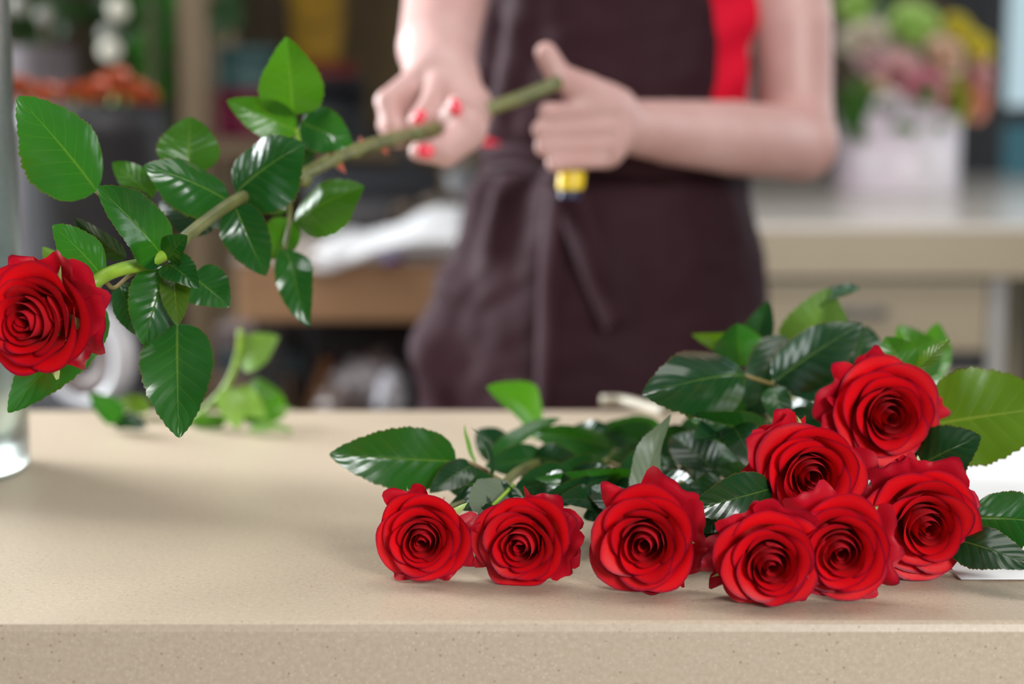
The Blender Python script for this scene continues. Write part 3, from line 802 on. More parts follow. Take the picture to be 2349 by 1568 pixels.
# ------------------------------------------------------------------ the florist
class SDF:
    def __init__(self, lo, hi, h):
        self.lo = np.array(lo, float); self.h = h
        self.n = np.ceil((np.array(hi) - self.lo) / h).astype(int) + 1
        self.d = np.full(self.n, 1.0, np.float32)
    def region(self, lo, hi):
        a = np.clip(np.floor((np.array(lo) - self.lo) / self.h).astype(int), 0, self.n)
        b = np.clip(np.ceil((np.array(hi) - self.lo) / self.h).astype(int) + 1, 0, self.n)
        sl = tuple(slice(x, y) for x, y in zip(a, b))
        ax = [self.lo[i] + self.h * np.arange(a[i], b[i]) for i in range(3)]
        return sl, np.meshgrid(*ax, indexing='ij')
    def smin(self, sl, e, k):
        d = self.d[sl]
        h = np.clip(0.5 + 0.5 * (d - e) / k, 0, 1)
        self.d[sl] = d * (1 - h) + e * h - k * h * (1 - h)
    def cone(self, a, b, r1, r2, k=0.008):
        a = np.array(a); b = np.array(b); m = max(r1, r2) + k + 3 * self.h
        sl, (X, Y, Z) = self.region(np.minimum(a, b) - m, np.maximum(a, b) + m)
        ba = b - a; L2 = max(ba @ ba, 1e-9)
        t = np.clip(((X - a[0]) * ba[0] + (Y - a[1]) * ba[1] + (Z - a[2]) * ba[2]) / L2, 0, 1)
        e = np.sqrt((X - a[0] - t * ba[0]) ** 2 + (Y - a[1] - t * ba[1]) ** 2 + (Z - a[2] - t * ba[2]) ** 2) - (r1 + (r2 - r1) * t)
        self.smin(sl, e.astype(np.float32), k)
    def ell(self, c, r, k=0.02):
        c = np.array(c); r = np.array(r); m = r + k + 3 * self.h
        sl, (X, Y, Z) = self.region(c - m, c + m)
        x, y, z = X - c[0], Y - c[1], Z - c[2]
        k0 = np.sqrt((x / r[0]) ** 2 + (y / r[1]) ** 2 + (z / r[2]) ** 2)
        k1 = np.sqrt((x / r[0] ** 2) ** 2 + (y / r[1] ** 2) ** 2 + (z / r[2] ** 2) ** 2) + 1e-9
        self.smin(sl, (k0 * (k0 - 1) / k1).astype(np.float32), k)
    def chain(self, pts, rad, k=0.004):
        for i in range(len(pts) - 1):
            self.cone(pts[i], pts[i + 1], rad[i], rad[i + 1], k if i == 0 else 0.002)
    def mesh(self):
        d = self.d; s = d < 0
        cs = s[:-1, :-1, :-1].astype(np.int8)
        corners = [(i, j, k) for i in (0, 1) for j in (0, 1) for k in (0, 1)]
        cnt = np.zeros(cs.shape, np.int8)
        nx, ny, nz = d.shape
        for (i, j, k) in corners:
            cnt += s[i:nx - 1 + i, j:ny - 1 + j, k:nz - 1 + k]
        act = (cnt > 0) & (cnt < 8)
        I = np.argwhere(act)
        idx = np.full(cs.shape, -1, np.int32); idx[act] = np.arange(len(I))
        val = {c: d[I[:, 0] + c[0], I[:, 1] + c[1], I[:, 2] + c[2]] for c in corners}
        acc = np.zeros((len(I), 3)); num = np.zeros(len(I))
        for c in corners:
            for ax in range(3):
                if c[ax]: continue
                c2 = list(c); c2[ax] = 1; c2 = tuple(c2)
                a, b = val[c], val[c2]
                x = (a < 0) != (b < 0)
                t = np.where(x, a / np.where(x, a - b, 1), 0)
                p = np.tile(np.array(c, float), (len(I), 1)); p[:, ax] += t
                acc[x] += p[x]; num[x] += 1
        V_ = self.lo + self.h * (I + acc / num[:, None])
        F = []
        for ax in range(3):
            a = [slice(None)] * 3; b = [slice(None)] * 3
            a[ax] = slice(0, -1); b[ax] = slice(1, None)
            s0, s1 = s[tuple(a)], s[tuple(b)]
            E = np.argwhere(s0 != s1)
            o1, o2 = [(1, 2), (2, 0), (0, 1)][ax]
            E = E[(E[:, o1] > 0) & (E[:, o2] > 0) & (E[:, o1] < d.shape[o1] - 1) & (E[:, o2] < d.shape[o2] - 1)]
            def cell(d1, d2):
                q_ = E.copy(); q_[:, o1] += d1; q_[:, o2] += d2
                return idx[q_[:, 0], q_[:, 1], q_[:, 2]]
            Q = np.stack([cell(-1, -1), cell(0, -1), cell(0, 0), cell(-1, 0)], 1)
            fl = ~s0[E[:, 0], E[:, 1], E[:, 2]]
            Q[fl] = Q[fl][:, ::-1]
            F.append(Q)
        F = np.concatenate(F); F = F[(F >= 0).all(1)]
        return V_, F

q = NT('skin')
nz = q.noise(14, 4, q.coord()); q.base(q.ramp(nz, [(0.3, (0.50, 0.285, 0.258)), (0.7, (0.57, 0.355, 0.332))])); q.set(Roughness=0.45)
q.b.inputs['Subsurface Weight'].default_value = 0.12; q.b.inputs['Subsurface Radius'].default_value = (.012, .005, .003)
q.b.inputs['Subsurface Scale'].default_value = 1.0
M['skin'] = q.m
def fabric(name, a, b, sc=900, rough=.7, sheen=.25):
    q = NT(name); n_ = q.noise(7, 3, q.coord()); w = q.noise(sc, 2, q.coord())
    q.base(q.ramp(n_, [(0.3, a), (0.7, b)])); q.set(Roughness=rough); q.b.inputs['Sheen Weight'].default_value = sheen
    q.b.inputs['Sheen Roughness'].default_value = .25; q.b.inputs['Sheen Tint'].default_value = (.9, .72, .85, 1)
    q.b.inputs['Specular IOR Level'].default_value = .14
    q.bump(w, .2, .0006)
    return q.m
M['apron'] = fabric('plum_brown_cotton', (0.024, 0.0075, 0.0115), (0.031, 0.010, 0.0155), sheen=.14)
M['shirt'] = fabric('red_jersey', (0.56, 0.003, 0.022), (0.62, 0.005, 0.03), 1200)
M['trousers'] = fabric('dark_trousers', (0.015, 0.015, 0.02), (0.02, 0.02, 0.03))
M['hair'] = fabric('brown_hair', (0.05, 0.025, 0.012), (0.09, 0.045, 0.02), 200, .45)
M['nail'] = simple('coral_nail_polish', (0.85, 0.06, 0.10), 0.2)

CY = 2.13
cxw = pxm(1420 - W_PX / 2, CY)
person = thing('person', 'person in a plum brown apron and red top holding a rose stem', 'person', (cxw, CY, 0))
S = SDF((-0.33, 1.58, 0.74), (0.43, 2.27, 1.80), 0.003)
def X_(px): return pxm(px - W_PX / 2, CY)
def Z_(py): return P(1174, py, CY).z
S.ell((X_(1362), CY + .01, .90), (.180, .118, .20), .03)
S.ell((X_(1385), CY + .01, 1.06), (.145, .10, .16), .06)
S.ell((X_(1425), CY + .005, 1.22), (.158, .105, .20), .06)
S.cone((X_(1160), CY + .02, 1.395), (X_(1690), CY + .02, 1.395), .055, .055, .05)
S.cone((X_(1425), CY + .02, 1.40), (X_(1425), CY + .0, 1.55), .058, .05, .03)
S.ell((X_(1425), CY - .015, 1.655), (.072, .092, .112), .02)
S.cone((X_(1425), CY - .115, 1.64), (X_(1425), CY - .10, 1.67), .011, .007, .012)
S.cone((X_(1425) - .07, CY, 1.645), (X_(1425) - .075, CY + .01, 1.665), .012, .012, .006)
S.cone((X_(1425) + .07, CY, 1.645), (X_(1425) + .075, CY + .01, 1.665), .012, .012, .006)
for s_ in (-1, 1):
    S.cone((X_(1362) + s_ * .09, CY + .01, .86), (X_(1362) + s_ * .085, CY + .01, .64), .085, .07, .03)
# left arm (right in the photo)
S.cone((X_(1765), CY - .01, 1.395), P(1818, 60, 2.09), .058, .047, .03)
S.cone(P(1818, 60, 2.09), P(1824, 240, 2.08), .047, .0435, .002)
S.cone(P(1824, 240, 2.08), P(1832, 326, 2.055), .0435, .043, .002)
S.cone(P(1835, 330, 2.055), P(1680, 316, 1.955), .0425, .0405, .010)
S.cone(P(1680, 316, 1.955), P(1540, 303, 1.865), .0405, .0335, .002)
S.cone(P(1540, 303, 1.865), P(1425, 288, 1.785), .0335, .0265, .002)
# left hand closed, thumb up
S.ell(P(1388, 300, 1.762), (.027, .022, .038), .010)
MC = [(1385, 244), (1388, 288), (1386, 330), (1378, 366)]
PI_ = [(1256, 256), (1242, 297), (1248, 337), (1272, 374)]
for (a, b, r_) in zip(MC, PI_, (.0090, .0094, .0090, .0082)):
    S.chain([P(a[0], a[1], 1.742), P(b[0], b[1], 1.706), P(b[0] + 4, b[1] + 2, 1.742), P(b[0] + 50, b[1] - 2, 1.765), P(b[0] + 80, b[1] - 2, 1.750)],
            [r_ * 1.1, r_, r_ * .95, r_ * .9, r_ * .8], .002)
S.chain([P(1415, 245, 1.772), P(1345, 208, 1.735), P(1282, 176, 1.712), P(1252, 122, 1.708)], [.020, .0165, .0132, .0112], .012)
S.cone(P(1390, 240, 1.755), P(1330, 232, 1.735), .017, .013, .01)
# right arm, forearm coming down from above
S.cone((X_(1120), CY - .01, 1.395), P(1035, -170, 1.985), .055, .046, .03)
S.cone(P(1035, -170, 1.985), P(1022, 0, 1.87), .046, .0435, .002)
S.cone(P(1022, 0, 1.87), P(1004, 110, 1.775), .0435, .0395, .002)
S.cone(P(1004, 110, 1.775), P(1012, 175, 1.725), .0395, .033, .003)
# right hand gripping the stem
S.cone(P(1012, 175, 1.725), P(1050, 240, 1.70), .033, .029, .015)
S.cone(P(985, 175, 1.715), P(1055, 300, 1.70), .022, .022, .012)
S.chain([P(975, 172, 1.712), P(888, 232, 1.68), P(900, 285, 1.672), P(935, 300, 1.672)], [.0150, .0115, .0102, .0092], .006)
S.chain([P(960, 215, 1.71), P(892, 285, 1.685), P(915, 318, 1.675)], [.013, .0112, .0095], .006)
S.chain([P(1012, 180, 1.70), P(992, 232, 1.662), P(958, 276, 1.648)], [.0150, .0112, .0092], .004)
S.chain([P(1075, 215, 1.70), P(1078, 275, 1.652), P(1046, 238, 1.632)], [.0150, .0112, .0090], .004)
S.chain([P(1088, 250, 1.69), P(1070, 308, 1.635), P(1022, 348, 1.612), P(962, 347, 1.608)], [.019, .0165, .0140, .0100], .010)
S.cone(P(1040, 280, 1.65), P(1075, 290, 1.64), .018, .016, .010)
bv, bf = S.mesh()
body = mesh_obj('body', bv, bf, M['skin'], person, root=person)
sm = body.modifiers.new('smooth', 'SMOOTH'); sm.factor = .5; sm.iterations = 5

def nail(px, py, Y, dx, dy, w=.0052, l=.0085):
    c = P(px, py, Y)
    d = (P(px + dx, py + dy, Y) - c).normalized()
    n = (CAM - c); n = (n - d * n.dot(d)).normalized(); sd = n.cross(d)
    v = []
    for j in range(7):
        t = -1 + 2 * j / 6
        ww = math.sqrt(max(0, 1 - (abs(t) ** 2.6))) * .9 + .06
        for i in range(5):
            u = -1 + 2 * i / 4
            v.append(c + d * (t * l * .5) + sd * (u * ww * w * .5) + n * (.0012 - .0016 * u * u - .0012 * t * t))
    o = mesh_obj('fingernail', v, grid_faces(5, 7), M['nail'], person, root=person)
    s_ = o.modifiers.new('thickness', 'SOLIDIFY'); s_.thickness = .0012; s_.offset = 0
    return o
nail(963, 268, 1.6365, -30, 35, .0105, .0135)
nail(1046, 245, 1.620, -10, -38, .0105, .0150)
nail(977, 346, 1.5975, -60, -4, .0125, .0160)

# clothing lofts around the torso; rows: py, left px, right px, edge px left, edge px right, depth radius
def loft(name, rows, m, off=0.0, fn=None, nphi=120, nz=90, thick=.0022):
    pys = [r[0] for r in rows]
    v = []
    for j in range(nz):
        py = pys[0] + (pys[-1] - pys[0]) * j / (nz - 1)
        Lp, Rp, eL, eR, b = [np.interp(py, pys, [r[k] for r in rows]) for k in range(1, 6)]
        cx = X_((Lp + Rp) / 2); a = pxm((Rp - Lp) / 2, CY)
        mid = (Lp + Rp) / 2; half = (Rp - Lp) / 2
        def edge(e):
            s_ = (e - mid) / half
            return math.asin(max(-1, min(1, s_))) + (s_ - max(-1, min(1, s_))) * 1.0
        f0, f1 = edge(eL), edge(eR)
        z = Z_(py)
        for i in range(nphi):
            ph = f0 + (f1 - f0) * i / (nphi - 1)
            dd = off + (fn(ph, py) if fn else 0)
            sx = math.copysign(abs(math.sin(ph)) ** .92, math.sin(ph)); cyy = math.cos(ph)
            v.append(Vector((cx + (a + dd) * sx, CY - (b + dd) * cyy, z)))
    o = mesh_obj(name, v, grid_faces(nphi, nz), m, person, root=person)
    s_ = o.modifiers.new('thickness', 'SOLIDIFY'); s_.thickness = thick; s_.offset = -1
    return o
def bumpf(x, c, w): return math.exp(-((x - c) / w) ** 2)
def shirt_fn(ph, py):
    return .004 * noise.noise(Vector((ph * 2.5, py * .012, 3))) + .003 * math.sin(py * .05 + ph * 6) * bumpf(ph, .9, .5)
loft('shirt', [(-330, 1120, 1740, 1000, 1800, .095), (-120, 1118, 1748, 1000, 1735, .108), (0, 1114, 1752, 1000, 1728, .112), (40, 1112, 1752, 1000, 1722, .112),
               (110, 1110, 1752, 1000, 1690, .112), (170, 1108, 1750, 1000, 1680, .112), (235, 1105, 1745, 1000, 1694, .11), (330, 1095, 1720, 1000, 1750, .108)],
     M['shirt'], .0, shirt_fn, 90, 60)
def apron_fn(ph, py):
    f = .006 * noise.noise(Vector((ph * 2.2, py * .006, 0))) + .003 * noise.noise(Vector((ph * 6, py * .02, 5)))
    # bib creases under the right arm
    f += .007 * math.sin(ph * 15 + py * .012) * bumpf(ph, -1.05, .35) * sstep(-100, 60, py) * (1 - sstep(250, 330, py))
    # gathers below the waistband
    g = sstep(385, 420, py) * (1 - sstep(520, 640, py))
    f += .010 * math.sin(ph * 13 + .6) * bumpf(ph, -.85, .55) * g
    # long skirt folds
    l = sstep(430, 800, py)
    f += .010 * math.sin(ph * 5.2 + 1.2 + py * .0012) * l * bumpf(ph, -.7, .9)
    f += .008 * math.sin(ph * 9 - py * .008) * l * bumpf(ph, -1.15, .4)
    # fold rising over the hip
    f += .014 * bumpf(py, 820 + (ph + 1.1) * 180, 45) * bumpf(ph, -1.1, .45)
    f += .010 * bumpf(py, 640 + (ph + 1.2) * 60, 30) * bumpf(ph, -1.2, .3)
    f += .006 * sstep(-.30, -.345, ph) * sstep(400, 440, py)
    # diagonal soft folds on the other hip
    f += .006 * bumpf(py, 700 + (ph - .6) * 260, 60) * bumpf(ph, .7, .5)
    f += .005 * bumpf(py, 520 - (ph - .5) * 60, 35) * bumpf(ph, .8, .5)
    # pinched at the waistband
    f -= .006 * bumpf(py, 365, 26)
    return f
AR = [(-300, 1200, 1700, 1255, 1520, 0.106), (-120, 1128, 1745, 1128, 1548, 0.116), (0, 1112, 1750, 1100, 1580, 0.12), (100, 1110, 1750, 1095, 1606, 0.12), (180, 1106, 1745, 1090, 1600, 0.12), (250, 1101, 1735, 1080, 1584, 0.118), (300, 1096, 1725, 1050, 1640, 0.116), (345, 1130, 1708, 1000, 1760, 0.116), (380, 1125, 1698, 980, 1780, 0.116), (450, 1104, 1696, 960, 1790, 0.122), (520, 1088, 1716, 950, 1810, 0.128), (580, 1072, 1735, 930, 1830, 0.132), (640, 1044, 1742, 900, 1850, 0.134), (700, 1016, 1750, 860, 1860, 0.136), (760, 998, 1757, 840, 1870, 0.138), (850, 990, 1762, 830, 1880, 0.14), (940, 984, 1768, 820, 1890, 0.142), (1300, 973, 1780, 820, 1890, 0.15), (1900, 963, 1790, 820, 1890, 0.155)]
ap = loft('apron', AR, M['apron'], .006, apron_fn, 170, 200, .0025)
# waistband
band = []
NB = 110
for j in range(8):
    for i in range(NB):
        ph = -1.75 + 3.5 * i / (NB - 1)
        py = 340 + 52 * j / 7 + 10 * ph * bumpf(ph, -.6, .9) + 4 * math.sin(ph * 9)
        a = pxm(290, CY) + .008 + .003 * math.sin(j / 7 * math.pi * 2); b = .128 + .003 * math.sin(j / 7 * math.pi * 2 + 1)
        band.append(Vector((X_(1412) + a * math.sin(ph), CY - b * math.cos(ph), Z_(py))))
bo = mesh_obj('waistband', band, grid_faces(NB, 8), M['apron'], person, root=person)
s_ = bo.modifiers.new('thickness', 'SOLIDIFY'); s_.thickness = .003
def tie(pts, w, seedz):
    v = []
    n = 30
    path = catmull([P(*p) for p in pts], n)
    for i, p in enumerate(path):
        for k in range(5):
            u = -1 + 2 * k / 4
            v.append(p + Vector((u * w / 2, -.003 * math.cos(u * 2) - u * w * .28 - .002 * math.sin(i * .5 + seedz), u * w * .16)))
    o = mesh_obj('tie_strap', v, grid_faces(5, n), M['apron'], person, root=person)
    s_ = o.modifiers.new('thickness', 'SOLIDIFY'); s_.thickness = .002
tie([(1296, 425, 1.972), (1330, 520, 1.964), (1380, 650, 1.955), (1422, 748, 1.953)], .031, 0)
tie([(1280, 425, 1.972), (1262, 560, 1.958), (1255, 740, 1.950), (1250, 940, 1.944)], .020, 2)
v, f = tube([P(1255, 400, 1.975), P(1290, 412, 1.962), P(1325, 402, 1.972)], [.010, .0155, .010], 10, 12)
mesh_obj('knot', v, f, M['apron'], person, root=person)
# shoulder strap of the bib and small badge
v = []
for i in range(20):
    t = i / 19
    c = P(1545 + 30 * t, -110 - 320 * t, 2.03 + .05 * t)
    for k in (-1, 1): v.append(c + Vector((k * .014, -.004, 0)))
o = mesh_obj('apron_strap', v, grid_faces(2, 20), M['apron'], person, root=person)
o.modifiers.new('thickness', 'SOLIDIFY').thickness = .002
def quad_patch(name, px0, py0, px1, py1, Y, m, parent=person, t=.002):
    a, b, c_, d = P(px0, py0, Y), P(px1, py0, Y), P(px1, py1, Y), P(px0, py1, Y)
    o = mesh_obj(name, [a, b, c_, d], [(0, 1, 2, 3)], m, person, smooth=False, root=person)
    s_ = o.modifiers.new('thickness', 'SOLIDIFY'); s_.thickness = t; s_.offset = 0
    return o
bd = quad_patch('badge', 1578, -40, 1626, 20, 2.022, simple('badge_white', (0.8, 0.8, 0.85), .4))
bd['label'] = 'small white and blue badge'
quad_patch('badge_print', 1585, -40, 1610, 8, 2.020, simple('badge_blue', (0.03, 0.05, 0.28), .4))
# trousers and hair
for s_ in (-1, 1):
    cx = X_(1362) + s_ * .088
    v, f = tube([V(cx, CY + .01, .80), V(cx, CY + .01, .45), V(cx, CY + .02, .04)], [.09, .068, .058], 20, 16)
    mesh_obj('trouser_leg', v, f, M['trousers'], person, root=person)
    v, f = box_vf((cx, CY - .04, .04), (.085, .25, .08), .02)
    mesh_obj('shoe', v, f, M['trousers'], person, root=person)
hv = []
for j in range(16):
    for i in range(28):
        th = math.pi * .62 * j / 15; ph = 2 * math.pi * i / 28
        d = Vector((math.sin(th) * math.cos(ph), math.sin(th) * math.sin(ph), math.cos(th)))
        fr = 1.0 if d.y > -.2 else 1.0
        p = Vector((X_(1425) + d.x * .080, CY - .005 + d.y * .098, 1.665 + d.z * .118))
        if d.y < -.35 and d.z < .45: p = Vector((X_(1425) + d.x * .066, CY - .005 + d.y * .080, 1.665 + max(d.z, .40) * .118))
        hv.append(p)
ho = mesh_obj('hair', hv, grid_faces(28, 16, True), M['hair'], person, root=person)

# knife held in the closed hand
kn = thing('florist_knife', 'florist knife with navy and yellow handle end below the closed hand', 'knife', P(1310, 420, 1.725))
M['navy'] = simple('navy_plastic', (0.012, 0.018, 0.06), .35); M['yellow'] = simple('yellow_plastic', (0.72, 0.50, 0.01), .35)
def ov(name, pts, w, d_, m):
    v = []; n = 14; path = catmull([P(*p) for p in pts], n)
    for i, p in enumerate(path):
        t = i / (n - 1)
        e = (1 - abs(2 * t - 1) ** 8) ** .5 * .25 + .75
        for k in range(16):
            a = 2 * math.pi * k / 16
            v.append(p + Vector((math.cos(a) * w / 2 * e, math.sin(a) * d_ / 2 * e, 0)))
    f = grid_faces(16, n, True); f += [tuple(range(16)), tuple(range((n - 1) * 16, n * 16))]
    return mesh_obj(name, v, f, m, kn, root=kn)
ov('handle', [(1322, 250, 1.738), (1312, 400, 1.726)], .021, .016, M['navy'])
ov('yellow_collar', [(1312, 392, 1.726), (1308, 436, 1.7245)], .0265, .021, M['yellow'])
ov('handle_end', [(1308, 434, 1.7245), (1306, 456, 1.724)], .022, .018, M['navy'])
# ------------------------------------------------------------------ shelving unit at the back left
SY = 3.62
xl, xr = P(408, 0, SY).x, P(1075, 0, SY).x
pw = pxm(62, SY)
su = thing('shelving_unit', 'pale wooden shelving unit with an upright post behind the held rose', 'shelf', ((xl + xr) / 2, SY, 0))
for (x0, y0) in ((xl, SY), (xr - pw, SY), (xl, SY + .38), (xr - pw, SY + .38)):
    box('post', (x0, y0, 0), (x0 + pw, y0 + .05, 2.2), M['post_wood'], su, root=su)
zs = P(600, 318, SY).z
for z in (.35, .78, zs, 1.62, 2.1):
    box('shelf_board', (xl + .01, SY + .052 - .05, z - .040), (xr - .01, SY + .378, z), M['post_wood'] if z > 1 else M['wall_wood'], su, root=su) if False else \
    box('shelf_board', (xl + pw, SY + .004, z - .040), (xr - pw, SY + .42, z), M['post_wood'], su, root=su)
def hatbox(name, label, px0, px1, Y, z0, h, m, lidm=None, cat='box', group=None):
    x0, x1 = P(px0, 0, Y).x, P(px1, 0, Y).x
    c = Vector(((x0 + x1) / 2, Y + (x1 - x0) / 2, z0)); r = (x1 - x0) / 2
    t = thing(name, label, cat, c, group)
    lidh = h * .28
    v, f = lathe([(.001, .0), (r * .96, 0), (r * .97, .004), (r * .97, h - lidh), (.001, h - lidh)], 40, c)
    mesh_obj('box_body', v, f, m, t, root=t)
    v, f = lathe([(r * .975, h - lidh * 1.0), (r, h - lidh * 1.0), (r, h - .004), (r * .985, h), (.001, h)], 40, c)
    mesh_obj('lid', v, f, lidm or m, t, root=t)
    return t, c, r
mag = simple('magenta_card', (0.20, 0.010, 0.055), .5); teal = simple('teal_card', (0.05, 0.115, 0.115), .5)
h1 = P(550, 207, SY + .05).z - zs
hatbox('hat_box', 'round magenta hat box on the wooden shelf, under the teal one', 478, 640, SY + .03, zs + .0005, h1, mag, None, 'box', 'round hat boxes')
hatbox('hat_box', 'round teal hat box stacked on the magenta one', 482, 636, SY + .032, zs + h1 + .001, P(550, 108, SY + .05).z - zs - h1, teal, None, 'box', 'round hat boxes')
hb = P(700, 176, SY + .05).z - zs
hatbox('hat_box', 'large black round hat box on the shelf beneath the red one', 676, 830, SY + .03, zs + .0005, hb, simple('black_card', (0.006, 0.008, 0.014), .45), None, 'box', 'round hat boxes')
hr2 = P(700, 146, SY + .05).z - zs
hatbox('hat_box', 'flat dark red box under the yellow bucket', 690, 815, SY + .045, zs + hb + .001, hr2 - hb, simple('dark_red_card', (0.16, 0.006, 0.006), .5), None, 'box', 'round hat boxes')
yb = P(728, 140, SY + .12); yb.z = zs + hr2 + .003
bk = thing('bucket', 'mustard yellow metal bucket on the red box', 'bucket', yb)
prof = [(.001, 0), (.045, 0), (.047, .004), (.066, .17), (.069, .172), (.069, .178), (.062, .176), (.044, .008), (.001, .008)]
v, f = lathe(prof, 36, yb); mesh_obj('bucket_body', v, f, simple('mustard_paint', (0.36, 0.21, 0.018), .35), bk, root=bk)
v, f = tube([yb + V(-.067, 0, .165), yb + V(-.05, -.03, .10), yb + V(0, -.062, .07), yb + V(.05, -.03, .10), yb + V(.067, 0, .165)], [.002, .002], 7, 24)
mesh_obj('bail_handle', v, f, M['dark_metal'], bk, root=bk)

# kraft paper hung in front of the boards behind the arm
kp = tag(sheet('kraft_paper', lambda u, w: P(800 + 260 * u - 150 * w * (1 - u), -260 + 560 * w, 5.385 + .012 * math.sin(u * 8)), 20, 20,
               simple('kraft_brown', (0.13, 0.085, 0.035), .7, nscale=30)), 'brown kraft paper sheet hanging behind the raised forearm', 'paper')
kp.modifiers.new('thickness', 'SOLIDIFY').thickness = .002

# ------------------------------------------------------------------ tall charcoal planters with flowers at the back left
def blossom(label, px, py, Y, rpx, mat, axis=(0, -1, .5), N=13, seed=0, group=None, stem_to=None, name='flower', guards=2):
    c = P(px, py, Y); R = pxm(rpx, Y)
    t = thing(name, label, 'flower', c, group)
    rng = random.Random(seed + 77)
    A = Vector(axis).normalized(); Xv = A.orthogonal().normalized(); Yv = A.cross(Xv)
    b = c - A * R * .7
    for k in range(N):
        tt = ((k + 1) / N) ** .9
        v, f, uv = petal_vf(tt, rng, False, 1.0)
        ang = k * 2.4
        cs_, sn = math.cos(ang), math.sin(ang)
        mesh_obj('petal', [b + Xv * ((p[0] * cs_ - p[1] * sn) * R) + Yv * ((p[0] * sn + p[1] * cs_) * R) + A * (p[2] * R) for p in v], f, mat, t, uv, root=t)
    if stem_to is not None:
        v, f = tube([b + A * .01, b.lerp(stem_to, .5), stem_to], [.004, .004, .004], 7, 10)
        mesh_obj('stem', v, f, M['stem_green'], t, root=t)
    return t
def fpetal(name, c, d=.8):
    return petal_material(name, c, tuple(x * d for x in c), tuple(min(1, x * 1.1) for x in c), tuple(x * .8 for x in c))
PY_ = 2.75
pc = P(212, 238, PY_); pr = pxm(172, PY_)
pl = thing('planter', 'tall charcoal grey planter full of orange flowers behind the held rose', 'planter', (pc.x, PY_, 0))
ht = pc.z
ctr = V(pc.x, PY_, 0)
cm = simple('charcoal_clay', (0.018, 0.018, 0.021), .5, nscale=20, namp=.3)
v, f = lathe([(.001, 0.001), (pr * .66, .001), (pr * .70, .03), (pr * .86, ht * .55), (pr * .97, ht - .05), (pr * 1.0, ht - .045), (pr * 1.0, ht), (pr * .92, ht), (pr * .90, ht - .05), (.001, ht - .06)], 48, ctr)
mesh_obj('planter_body', v, f, cm, pl, root=pl)
v, f = lathe([(pr * .905, ht - .055), (pr * .90, ht - .045), (.001, ht - .04)], 40, ctr)
mesh_obj('soil', v, f, simple('dark_soil', (0.03, 0.02, 0.015), .9, nscale=60), pl, root=pl)
om = fpetal('orange_petal', (0.42, 0.085, 0.025))
op = [(45, 200, 34, 'at the glass vase side of the planter'), (105, 212, 30, 'low at the planter rim beside the glass vase'), (170, 212, 30, 'third from the vase in the charcoal planter'), (215, 205, 34, 'low in the middle of the charcoal planter'),
      (262, 186, 40, 'highest in the charcoal planter'), (300, 205, 34, 'just under the highest one in the planter'), (335, 218, 28, 'at the planter rim nearest the wooden post')]
for k, (px, py, r_, w) in enumerate(op):
    blossom('orange flower ' + w, px, py, PY_ - .02 + .05 * (k % 3), r_, om, (random.Random(k).uniform(-.4, .4), -1, .9), 12, k, 'orange flowers in the charcoal planter', V(pc.x + (px - 212) * .0003, PY_, ht - .05))
# second planter behind, lilac grey, with a leafy shrub
P2 = 3.45
c2_ = P(95, 108, P2); r2 = pxm(80, P2)
pl2 = thing('planter', 'lilac grey planter with a dark leafy shrub in the far left corner', 'planter', (c2_.x, P2, 0))
h2 = c2_.z; c20 = V(c2_.x, P2, 0)
v, f = lathe([(.001, .001), (r2 * .75, .001), (r2 * .9, h2 * .6), (r2, h2 - .004), (r2, h2), (r2 * .9, h2), (r2 * .88, h2 - .04), (.001, h2 - .05)], 40, c20)
mesh_obj('planter_body', v, f, simple('lilac_glaze', (0.10, 0.08, 0.09), .6, nscale=14), pl2, root=pl2)
M['shrub'] = leaf_material('shrub_leaf', (0.012, 0.045, 0.010), (0.03, 0.09, 0.02), (0.03, 0.07, 0.03), (0.02, 0.10, 0.01), .2, .35)
sh = thing('potted_shrub', 'dark green leafy shrub growing out of the lilac grey planter', 'shrub', c20 + V(0, 0, h2))
rng = random.Random(5)
v, f = tube([c20 + V(0, 0, h2 - .05), c20 + V(.02, .01, h2 + .10), c20 + V(.05, .02, h2 + .26)], [.012, .009, .005], 8)
mesh_obj('trunk', v, f, M['wall_wood'], sh, root=sh)
for k in range(70):
    px = rng.uniform(-60, 330); py = rng.uniform(-120, 95); Y = P2 + rng.uniform(-.10, .16)
    a = rng.uniform(0, 6.28); ln = rng.uniform(60, 110)
    leaf(sh, (px, py, Y), (px + math.cos(a) * ln, py + math.sin(a) * ln * .8, Y + rng.uniform(-.05, .05)), rng.uniform(34, 56), 'shrub', roll=rng.uniform(-50, 50), serr=0)
gp = thing('potted_shrub', 'tall plant with broad green leaves hanging beside the wooden post', 'shrub', P(350, 300, 3.3))
v, f = tube([V(P(345, 0, 3.3).x, 3.3, .001), P(345, 600, 3.3), P(350, 300, 3.3), P(345, 60, 3.3), P(350, -150, 3.3)], [.012, .010, .008, .006, .004], 8)
mesh_obj('trunk', v, f, M['wall_wood'], gp, root=gp)
gx = P(345, 0, 3.3).x
v, f = lathe([(.001, .001), (.075, .001), (.085, .01), (.105, .22), (.11, .225), (.10, .225), (.095, .19), (.001, .185)], 32, (gx, 3.3, 0))
mesh_obj('plant_pot', v, f, cm, gp, root=gp)
M['broad'] = leaf_material('broad_leaf', (0.010, 0.065, 0.008), (0.03, 0.12, 0.02), (0.02, 0.07, 0.01), (0.03, 0.2, 0.01), .3, .4)
for (b0, t0, w) in (((345, 60), (330, 190), 80), ((348, 120), (375, 240), 70), ((345, 10), (390, 120), 70), ((348, 170), (325, 290), 60), ((350, 230), (385, 340), 60), ((345, -60), (310, 60), 80), ((345, -40), (400, 40), 70), ((350, 330), (330, 450), 60), ((350, 380), (385, 500), 60)):
    leaf(gp, (*b0, 3.3), (*t0, 3.34), w, 'broad', serr=0, bow=.1)
